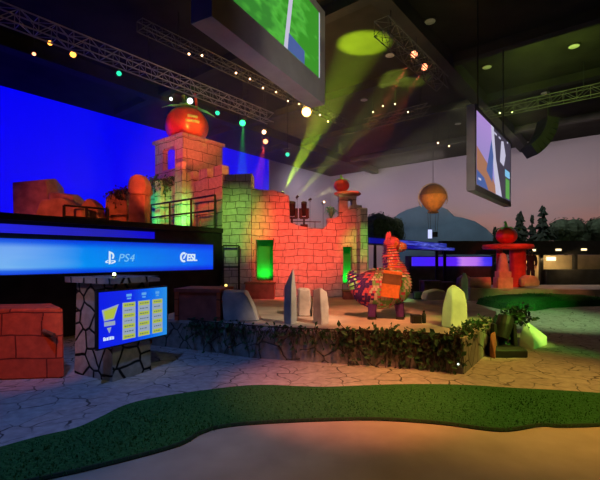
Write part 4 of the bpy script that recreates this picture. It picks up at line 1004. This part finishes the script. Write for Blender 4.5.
p = W(430, 234, d-.25); mb = MB(); mb.box(p, (.18, .05, .42)); mb.build('basket_lamp', emit('basket_lamp', (.55, .6, 1.0), 1.2), hb)

# ------------------------------------------------------------------ hanging screens
def hang(t, p, ztop): 
    mb = MB(); mb.tube(p, (p[0], p[1], ztop), .02, .02, 8); mb.build('hanging_cable', M['rail'], t)
# right
A = Vector((175/F*9.2, 9.2, 0)); B = Vector((211/F*12.2, 12.2, 0)); sd = (B-A).normalized(); sn = Vector((sd.y, -sd.x, 0)); SL = (B-A).length
zb, zt_ = z_at(190, 9.2), z_at(103.5, 9.2)
hs = thing('hanging_screen', A.lerp(B, .5)+Z3*zb, 'large hanging screen showing a lavender game picture above the stage', 'screen')
mb = MB(); mb.box(A.lerp(B, .5)+Z3*(zb+zt_)/2-sn*.095, (SL, .19, zt_-zb), (sd, sn, Z3)); mb.build('casing', M['casing'], hs)
SO = A+Z3*zb+sn*.004; hh = zt_-zb
mb = MB(); mb.quadpic(SO, sd, Z3, .12, .15, SL-.1, hh-.12); dp = mb.build('display', M['game_sky'], hs)
def pic(name, poly, mat, par, O, off): mb = MB(); mb.slab([poly], O+sn*off, sd, Z3, .001); return mb.build(name, mat, par)
w_ = SL; 
pic('picture_dark_side', [(w_*.56, .15), (w_-.1, .15), (w_-.1, hh-.12), (w_*.40, hh-.12), (w_*.44, 1.3)], M['game_dark'], dp, SO, .003)
pic('picture_tower', [(w_*.5, .15), (w_*.68, .15), (w_*.5, 1.1), (w_*.44, hh-.12), (w_*.37, hh-.12), (w_*.42, 1.0)], M['game_white'], dp, SO, .005)
pic('picture_slope', [(.12, .15), (w_*.56, .15), (w_*.34, .75), (.12, 1.05)], M['game_orange'], dp, SO, .003)
pic('picture_water', [(.12, .15), (w_*.3, .15), (w_*.2, .4), (.12, .5)], M['game_blue'], dp, SO, .005)
pic('picture_wall', [(w_*.25, .62), (w_*.4, .4), (w_*.43, 1.1), (w_*.38, 1.5)], M['game_blue'], dp, SO, .006)
pic('picture_grass', [(w_*.8, .18), (w_*.93, .18), (w_*.93, .75), (w_*.8, .75)], M['game_green'], dp, SO, .006)
pic('picture_water', [(w_*.78, .8), (w_*.94, .8), (w_*.94, 1.0), (w_*.78, 1.0)], M['dim_e'], dp, SO, .006)
pic('picture_figure', [(w_*.62, 1.1), (w_*.74, 1.05), (w_*.8, 1.4), (w_*.73, 1.75), (w_*.66, 1.7)], M['game_white'], dp, SO, .006)
mb = MB()
for x, y, w1 in ((.45, 1.72, .12), (.58, 1.72, .1), (.84, 1.8, .06), (.06, .28, .1)):
    mb.quadpic(SO+sn*.009, sd, Z3, w_*x, y, w_*(x+w1*.6), y+.05)
mb.build('caption_dash', M['game_white'], dp)
for q in (.15, .85): p = A.lerp(B, q)-sn*.095; hang(hs, (p.x, p.y, zt_), CEIL)
# left
B = Vector((.625, 10.0, 0)); sd = Vector((.48, .876, 0)).normalized(); A = B-sd*4.2; sn = Vector((sd.y, -sd.x, 0)); SL = 4.2
zb, zt_ = 5.42, 7.75
hs = thing('hanging_screen', A.lerp(B, .5)+Z3*zb, 'hanging screen with green field picture high over the stage', 'screen')
mb = MB(); mb.box(A.lerp(B, .5)+Z3*(zb+zt_)/2-sn*.22, (SL, .44, zt_-zb), (sd, sn, Z3)); mb.build('casing', M['casing'], hs)
SO = A+Z3*zb+sn*.004; hh = zt_-zb
mb = MB(); mb.quadpic(SO, sd, Z3, .5, .55, SL-.3, hh-.2); dp = mb.build('display', M['game_grass'], hs)
pic('picture_path', [(SL-2.0, .55), (SL-1.85, .55), (SL-1.55, hh-.2), (SL-1.7, hh-.2)], M['game_white'], dp, SO, .003)
pic('picture_water', [(SL-1.85, .55), (SL-1.1, .55), (SL-1.1, .85), (SL-1.8, .92)], M['game_blue'], dp, SO, .004)
pic('picture_edge', [(SL-.36, .55), (SL-.31, .55), (SL-.31, hh-.2), (SL-.36, hh-.2)], M['game_white'], dp, SO, .003)
for q in (.2, .8): p = A.lerp(B, q)-sn*.22; hang(hs, (p.x, p.y, zt_), CEIL)

# ------------------------------------------------------------------ trusses
def truss(a, b, w, label, mat=None, r=.014):
    a, b = Vector(a), Vector(b); t = thing('lighting_truss', (a+b)/2, label, 'truss')
    d = (b-a); L_ = d.length; d = d.normalized(); s = d.cross(Z3).normalized()
    cs = [s*w/2+Z3*w/2, -s*w/2+Z3*w/2, s*w/2-Z3*w/2, -s*w/2-Z3*w/2]
    for c in cs: mb = MB(); mb.tube(a+c, b+c, r, r, 8); mb.build('chord', mat or M['metal'], t)
    n = int(L_/w/1.1); mb = MB()
    for i in range(n):
        p, q = a+d*L_*i/n, a+d*L_*(i+1)/n
        for c0, c1 in ((cs[0], cs[1]), (cs[2], cs[3]), (cs[0], cs[2]), (cs[1], cs[3])):
            x, y = (c0, c1) if i % 2 else (c1, c0); mb.tube(p+x, q+y, r*.55, r*.55, 5); mb.tube(p+x, p+y, r*.5, r*.5, 5)
    mb.build('lattice', mat or M['metal'], t)
    for q in (.12, .5, .88):
        p = a.lerp(b, q); mb = MB(); mb.tube(p+Z3*w/2, (p.x, p.y, CEIL), .012, .012, 6); mb.build('hanging_cable', M['rail'], t)
    return t
TZ1 = 7.0
def TP(px, py, z=TZ1): d = F*(z-EYE)/(HZ-py); return Vector(((px-300)*d/F, d, z))
t1 = TP(70, 40); ta, tb = t1-U*3, t1+U*7.2
truss(ta, tb, .34, 'silver truss running over the blue wall towards the tower tomato', M['metal_bright'], .02)
t2 = TP(192, 50, 7.2); truss(t2-U*1.5, t2+U*7.5, .24, 'thin truss with small track lights above the castle', M['metal'])
t3 = TP(400, 44); truss(t3-U*1.0, t3+U*3.0, .36, 'short truss carrying the two red spotlights')
t4 = TP(490, 113); truss(t4-V*.3, t4+V*6, .32, 'yellow-lit truss behind the large lavender screen')
t5 = TP(366, 124); truss(t5, t5+V*2.6, .32, 'dim truss hung with cables left of the large lavender screen')

# stage lights
def stage_light(p, aim, lens, r, label, group=None, hang_to=None, name='spotlight'):
    p = Vector(p); d = (Vector(aim)-p).normalized(); t = thing(name, p, label, 'spotlight', group)
    mb = MB(); mb.tube(p-d*r*2.6, p-d*r*.4, r*.75, r, 14); mb.tube(p-d*r*.4, p, r*1.12, r*1.12, 14); mb.build('lamp_body', M['black'], t)
    mb = MB(); mb.tube(p+d*.001, p+d*r*.12, r*.93, r*.9, 14); mb.build('lens', M['lens_'+lens], t)
    c = p-d*r*1.2; s = d.cross(Z3); s = s.normalized() if s.length > .05 else Vector((1, 0, 0))
    up = 1 if hang_to is None or hang_to > p.z else -1
    mb = MB(); h_ = r*1.9
    for k in (-1, 1): mb.bar(c+s*k*r*1.25, c+s*k*r*1.25+Z3*h_*up, r*.25)
    mb.bar(c-s*r*1.3+Z3*h_*up, c+s*r*1.3+Z3*h_*up, r*.3); mb.build('yoke', M['black'], t)
    if hang_to is not None and abs(hang_to-(c.z+h_*up)) > .02:
        mb = MB(); mb.tube(c+Z3*h_*up, (c.x, c.y, hang_to), r*.16, r*.16, 8); mb.build('hanging_pipe', M['black'], t)
    return t
cam = Vector((0, 0, EYE))
def lamp(px, py, d, lens, rpx, label, aim=None, group=None, hang_to=None):
    p = W(px, py, d); aim = aim or p.lerp(cam, .4)+Vector((R.uniform(-.8, .8), 0, -1.5))
    return stage_light(p, aim, lens, max(.03, rpx*d/F), label, group, CEIL if hang_to is None else hang_to)
lamp(119, 73.5, 11.2, 'teal', 2.6, 'green spotlight on the silver truss above the blue wall', hang_to=TZ1-.2)
lamp(73, 54.5, 10.8, 'orange', 3, 'orange spotlight hanging left of the green truss spotlight')
lamp(50, 43, 10.4, 'orange', 2.4, 'orange spotlight hanging at the upper left near the ceiling')
lamp(34, 54, 11.5, 'red', 1.8, 'small red spotlight at the far upper left over the blue wall')
lamp(171, 99, 13.2, 'white', 1.6, 'small white spotlight left of the giant tomato leaves', hang_to=None)
lamp(190, 101, 13.0, 'white', 3.0, 'bright white spotlight just above the giant tomato')
lamp(217.5, 113, 14.5, 'teal', 2.4, 'teal spotlight right of the giant tomato')
lamp(242.5, 123, 14.5, 'green', 3.2, 'bright green spotlight hanging beside the castle tower')
lamp(264, 132, 15.5, 'warm', 2.2, 'upper of the two red spotlights right of the castle tower')
lamp(265.5, 141.5, 15.5, 'red', 2.5, 'lower of the two red spotlights right of the castle tower')
lamp(287.5, 154.5, 15.5, 'teal', 2.2, 'teal spotlight above the main yellow beam base')
lamp(306.5, 112, 12.2, 'amber', 4.6, 'big amber spotlight glowing below the green field screen')
lamp(414, 54.5, 11.3, 'red', 3.6, 'upper red spotlight on the short truss', hang_to=TZ1-.1)
lamp(424.5, 67, 11.8, 'red', 3.4, 'lower red spotlight on the short truss', hang_to=TZ1-.1)
for px, py in ((189, 54), (202, 55.5), (236, 73), (250, 79), (263, 88), (276, 92), (288, 101), (299, 104), (320, 115), (328, 121.5)):
    d = F*(6.98-EYE)/(HZ-py)
    lamp(px, py, d, 'warm', .85, 'small warm track light on the thin truss above the castle', group='track lights on the thin truss', hang_to=7.1)
for px, py in ((373, 112), (383, 106), (395, 104), (408, 112), (478, 112), (500, 113), (512, 112), (438, 143), (449, 146)):
    lamp(px, py, 14.6, 'yg' if px in (500, 512) else 'warm', .75, ('small yellow glint light on the yellow-lit truss' if 470 < px else 'small warm spotlight hung with the dim truss cables' if px < 420 else 'small warm lamp standing in for warm cables beside the lavender screen'), group='small lights by the %s' % ('yellow-lit truss' if px > 470 else 'dim truss' if px < 420 else 'lavender screen'))  # lamps beside the lavender screen stand in for warm cables
# recessed ceiling discs
for px, py in ((390, 54), (487, 66), (502, 93), (458, 123), (520, 129), (528, 141.5), (300, 25), (574, 45), (430, 20), (545, 92), (364, 99)):
    d = F*(CEIL-EYE)/(HZ-py); p = Vector(((px-300)*d/F, d, CEIL))
    t = thing('ceiling_downlight', p-Z3*.02, 'unlit round downlight set in the black ceiling', 'ceiling light', 'unlit ceiling downlights')
    mb = MB(); mb.tube(p, p-Z3*.04, .17, .17, 18); mb.build('trim_ring', M['duct'], t)
    mb = MB(); mb.tube(p-Z3*.04, p-Z3*.05, .14, .14, 18); mb.build('diffuser', M['disc'], t)
# hanging line array speaker
p0 = W(548, 120, 14.5); la_ = thing('line_array_speaker', p0, 'black curved speaker stack hanging from the ceiling before the dusk backdrop', 'speaker')
p = Vector(p0); ang = .15
for i in range(7):
    d1 = Vector((-math.sin(ang), 0, -math.cos(ang))); sx = Vector((math.cos(ang), 0, -math.sin(ang)))
    mb = MB(); mb.box(p+d1*.1, (.42, .7, .19), (sx, Vector((0, 1, 0)), d1)); cab = mb.build('speaker_cabinet', M['black'], la_)
    mb = MB(); mb.box(p+d1*.1-sx*.215, (.012, .62, .15), (sx, Vector((0, 1, 0)), d1)); mb.build('grille', M['rail'], cab)
    p = p+d1*.2; ang += .13
mb = MB(); mb.tube(p0, (p0.x, p0.y, CEIL), .025, .025, 8); mb.build('hanging_cable', M['rail'], la_)
# beam moving heads on the parapet + dark rigs in the dip
zt0 = cw(0, 194)[1]
BEAMS = []
for i, (px, py, dd_, lab) in enumerate(((283, 192, CD+.25, 'beam spotlight on the castle top shooting the main yellow beam'), (298, 196, CD+.9, 'second beam spotlight on the castle walkway'), (311, 199, CD+1.1, 'third beam spotlight on the castle walkway'), (324, 202, CD+.9, 'fourth beam spotlight by the teal plant'))):
    p = W(px, py, dd_); aim = (W(366, 36, 12.0), W(368, 118, 13.5), W(420, 150, 15), W(352, 190, 11.2))[i]
    zb_ = zt0-.02 if i == 0 else cw(0, 226)[1]-.03
    stage_light(p, aim, 'yg' if i < 2 else 'warm', .05 if i == 0 else .035, lab, None, zb_)
    BEAMS.append((p, aim))
for i, (px, w) in enumerate(((292, 1.0), (304, .8))):
    b = W(px, 0, CD+.85); zb_ = cw(0, 226)[1]-.03; b.z = zb_
    t = thing('moving_head_light', b, ('bulky' if i == 0 else 'slimmer')+' dark moving head light in the dip of the castle wall', 'spotlight')
    hgt = z_at(203, CD+.85)-zb_
    mb = MB(); mb.box(b+Z3*.07, (.28*w, .24, .14)); mb.build('base', M['black'], t)
    mb = MB(); mb.tube(b+Z3*.14, b+Z3*hgt*.45, .03, .03, 8); mb.build('neck_pole', M['black'], t)
    for s in (-1, 1): mb = MB(); mb.bar(b+Vector((s*.13*w, 0, hgt*.42)), b+Vector((s*.13*w, 0, hgt*.8)), .04, .1); mb.build('yoke_arm', M['black'], t)
    mb = MB(); mb.bar(b+Vector((-.15*w, 0, hgt*.43)), b+Vector((.15*w, 0, hgt*.43)), .1, .06); mb.tube(b+Vector((0, .1, hgt*.55)), b+Vector((0, -.12, hgt*1.0)), .09*w, .11*w, 14); mb.build('lamp_head', M['black'], t)

# ------------------------------------------------------------------ haze
mb = MB(); mb.box((.5, 16.5, (3.35+7.9)/2), (14, 13.5, 7.9-3.35))
hm = bpy.data.materials.new('haze'); hm.use_nodes = True; nt = hm.node_tree; nt.nodes.clear()
out = N(nt, 'ShaderNodeOutputMaterial'); vs_ = N(nt, 'ShaderNodeVolumeScatter'); vs_.inputs['Density'].default_value = .017; vs_.inputs['Anisotropy'].default_value = .2
nt.links.new(vs_.outputs[0], out.inputs['Volume'])
hz = mb.build('haze', hm, kind='stuff'); tag(hz, 'thin stage haze filling the air under the ceiling', 'haze')

# ------------------------------------------------------------------ lights
def spot(p, aim, c, w, deg, blend=.4, size=.05):
    l = bpy.data.lights.new('spot', 'SPOT'); l.energy = w; l.color = c; l.spot_size = math.radians(deg); l.spot_blend = blend; l.shadow_soft_size = size
    o = bpy.data.objects.new('spot', l); COL.objects.link(o); o.location = p
    o.rotation_euler = (Vector(aim)-Vector(p)).to_track_quat('-Z', 'Y').to_euler(); return o
def area(p, aim, c, w, sx, sy):
    l = bpy.data.lights.new('wash', 'AREA'); l.shape = 'RECTANGLE'; l.size = sx; l.size_y = sy; l.energy = w; l.color = c
    o = bpy.data.objects.new('wash', l); COL.objects.link(o); o.location = p
    o.rotation_euler = (Vector(aim)-Vector(p)).to_track_quat('-Z', 'Y').to_euler(); return o
RED = (1, .07, .03); ORG = (1, .28, .07); GRN = (.06, 1, .1); YG = (.62, 1, .08)
exec_lights = True
# castle washes
spot((.3, 4.5, 3.1), W(302, 238, CD), (1, .055, .022), 3500, 30, .8)
spot((.8, 4.5, 3.1), W(305, 240, CD), (1, .62, .42), 100, 46, .6)
spot((.2, 8.0, .62), W(305, 275, CD), (1, .45, .4), 60, 70, .9)
spot((-1.2, 4.8, 3.1), W(236, 225, CD), (.42, 1, .12), 1150, 22, 1.0)
spot((2.8, 5.5, 3.1), W(361, 244, CD-.2), (.3, 1, .1), 800, 12, .9)
for px, py, w in ((264, 277, 16), (348, 282, 16)):
    p = W(px, py, CD+.72); spot(p, p+Vector((.0, .3, .5)), (.02, 1, .12), w*.8, 150, .6)
# keep, tower, ruins: red-orange from the front, green accents
spot((-2.5, 5.0, 3.2), Vector((-4.0, 14.6, 4.4)), (1, .11, .03), 2300, 26, .5)
spot((-5.5, 5.5, 3.2), Vector((-6.6, 12.0, 2.9)), (1, .13, .035), 600, 40, .9)
spot(DK(-.3, 1.9, DZ+.15), A0-V*2.6+Z3*3.6, (.1, 1, .15), 170, 80, .8)
spot(DK(.5, 3.9, DZ+.15), A0-V*3.7+Z3*3.6, (.1, 1, .15), 130, 80, .8)
spot(DK(.9, 3.5, DZ+.5), T0+Z3*5.5-V*.2, (.12, 1, .08), 420, 22, .7)
spot((-2.6, 8.5, 3.3), tc+Z3*.6, (1, .08, .04), 2200, 22, .5)
spot((-3.0, 12.9, 5.2), tc+Z3*1.75, (.2, 1, .1), 420, 34, .5)
# beams
cols = ((.62, 1, .02), (.7, .9, .08), (.9, .85, .4), (1, .85, .2))
for (p, a), c, w, dg_ in zip(BEAMS, cols, (20000, 7000, 6000, 2500), (18, 14, 16, 12)):
    d = (a-p).normalized(); spot(p+d*.06, a, c, w, dg_, .6, .02)
p = W(242.5, 124, 14.4); spot(p, p+Vector((.0, 0, -3)), GRN, 4000, 14, .6, .03)
p = W(264.5, 143, 15.4); spot(p, p+Vector((-.4, -.5, -3)), (1, .06, .05), 4000, 22, .7, .03)
for px, py, d in ((413, 56, 11.2), (423.5, 69, 11.7)):
    p = W(px, py, d); spot(p, W(px-24, py+40, d), (1, .1, .06), 4000, 12, .5, .03)
l = bpy.data.lights.new('amber', 'POINT'); l.energy = 160; l.color = (1, .5, .1); l.shadow_soft_size = .15
o = bpy.data.objects.new('amber', l); COL.objects.link(o); o.location = W(306.5, 113.5, 11.9)
# stage and floor
spot((.6, 3.0, 7.2), G(365, 316, SZ), (1, .3, .12), 4200, 22, .9)
spot((4.2, 4.4, 4.0), G(396, 300, SZ)+Z3*.5, (.5, 1, .35), 3600, 13, .7)
spot((2.6, 3.6, 4.0), G(390, 300, SZ)+Z3*1.0, (1, .2, .1), 1800, 13, .6)
spot((3.5, 3.6, 5.0), G(302, 318, SZ)+Z3*.3, (1, .72, .45), 1500, 18, .7)
spot((3.4, 2.6, 3.4), G(456, 326, SZ)+Z3*.3, (.6, 1, .14), 520, 11, .6)
spot((5.2, 4.2, 3.0), G(474, 350)+Z3*.2, (.5, 1, .08), 550, 20, .7)
spot((5.2, 3.0, 2.6), G(533, 343)+Z3*.22, (.62, 1, .12), 1500, 10, .7)
spot((6.0, 5.0, .9), G(535, 346)+Z3*.05, (.1, 1, .1), 90, 24, .7)
spot((4.6, 2.5, 7.0), G(510, 385), (1, .58, .1), 2000, 40, .9)
spot((.9, 1.5, 7.0), G(350, 388), (1, .28, .13), 2600, 26, .9)
spot((1.7, .6, 7.0), G(390, 455), (1, .68, .26), 330, 36, .8)
spot((6.0, 7.0, 7.2), G(540, 318), (.5, 1, .4), 2000, 36, .9)
spot((5.5, 5.0, 3.3), G(530, 305), (.08, 1, .1), 900, 18, .8)
spot((-2.0, 2.0, 7.0), G(120, 400), (.13, .3, 1), 900, 50, 1.0)
spot((-2.6, 2.2, 3.5), Vector((-3.7, 5.4, .5)), (1, .2, .05), 230, 26, .8)
spot((-3.6, 2.8, 3.2), Vector((-2.8, 5.4, .8)), (1, .66, .66), 90, 20, .7)
spot((-.6, 3.6, 3.2), Vector((-2.2, 5.5, .5)), (.8, .9, .4), 50, 24, .7)
# screens' casings
spot((1.5, 6.0, 2.0), (-.2, 8.8, 5.5), (.8, .65, 1), 110, 60, .8)
spot((3.6, 5.5, 2.4), (.1, 8.8, 6.0), (1, .92, .7), 260, 34, .8)
spot((3.2, 6.5, 2.2), (4.4, 10, 4.0), (1, .8, .65), 110, 40, .8)
# low stage and mural
spot((5.5, 9.0, 3.2), W(505, 262, 15.2), (1, .1, .05), 1100, 22, .6)
spot((8.0, 10.0, 7.4), W(535, 290, 15.0), (1, .35, .12), 900, 26, .7)
l = area((W(545, 0, 17.6).x, 17.6, 1.6), (W(545, 0, 18.2).x, 18.4, .8), (1, .65, .25), 22, 2.5, .2)
area(UV(-5.0, 11.0, 7.2), UV(0, 11, 2.0), (1, .78, .74), 420, 16, .5)
area(UV(-4.0, 3.0, 7.2), UV(-1.0, 0, 3.0), (.9, .78, .85), 90, 4, .5)
p = W(433, 196, 18.6); spot((p.x-.4, p.y-3.5, 3.2), p, (1, .55, .2), 420, 24, .6)
# faint unseen lamps added to tint the ceiling
area((1, 9, 7.0), (1, 9, 8), (.9, .85, .4), 26, 6, 6)
area((7.5, 12, 6.6), (8.5, 14, 8), (.6, .9, .12), 60, 2.5, 2.5)
wd = bpy.data.worlds.new('world'); S.world = wd; wd.use_nodes = True
wd.node_tree.nodes['Background'].inputs['Color'].default_value = (.01, .01, .012, 1)

# ------------------------------------------------------------------ camera
cd = bpy.data.cameras.new('camera'); cd.sensor_fit = 'HORIZONTAL'; cd.sensor_width = 36; cd.lens = 36*F/600
cd.shift_y = (HZ-240)/600; cd.clip_end = 200
co = bpy.data.objects.new('camera', cd); COL.objects.link(co); co.location = (0, 0, EYE); co.rotation_euler = (PI/2, 0, 0)
S.camera = co
S.view_settings.view_transform = 'Standard'; S.view_settings.look = 'None'; S.view_settings.gamma = 1; S.view_settings.use_curve_mapping = False
S.view_settings.exposure = 0.0
S.cycles.use_denoising = True
S.cycles.sample_clamp_indirect = 4
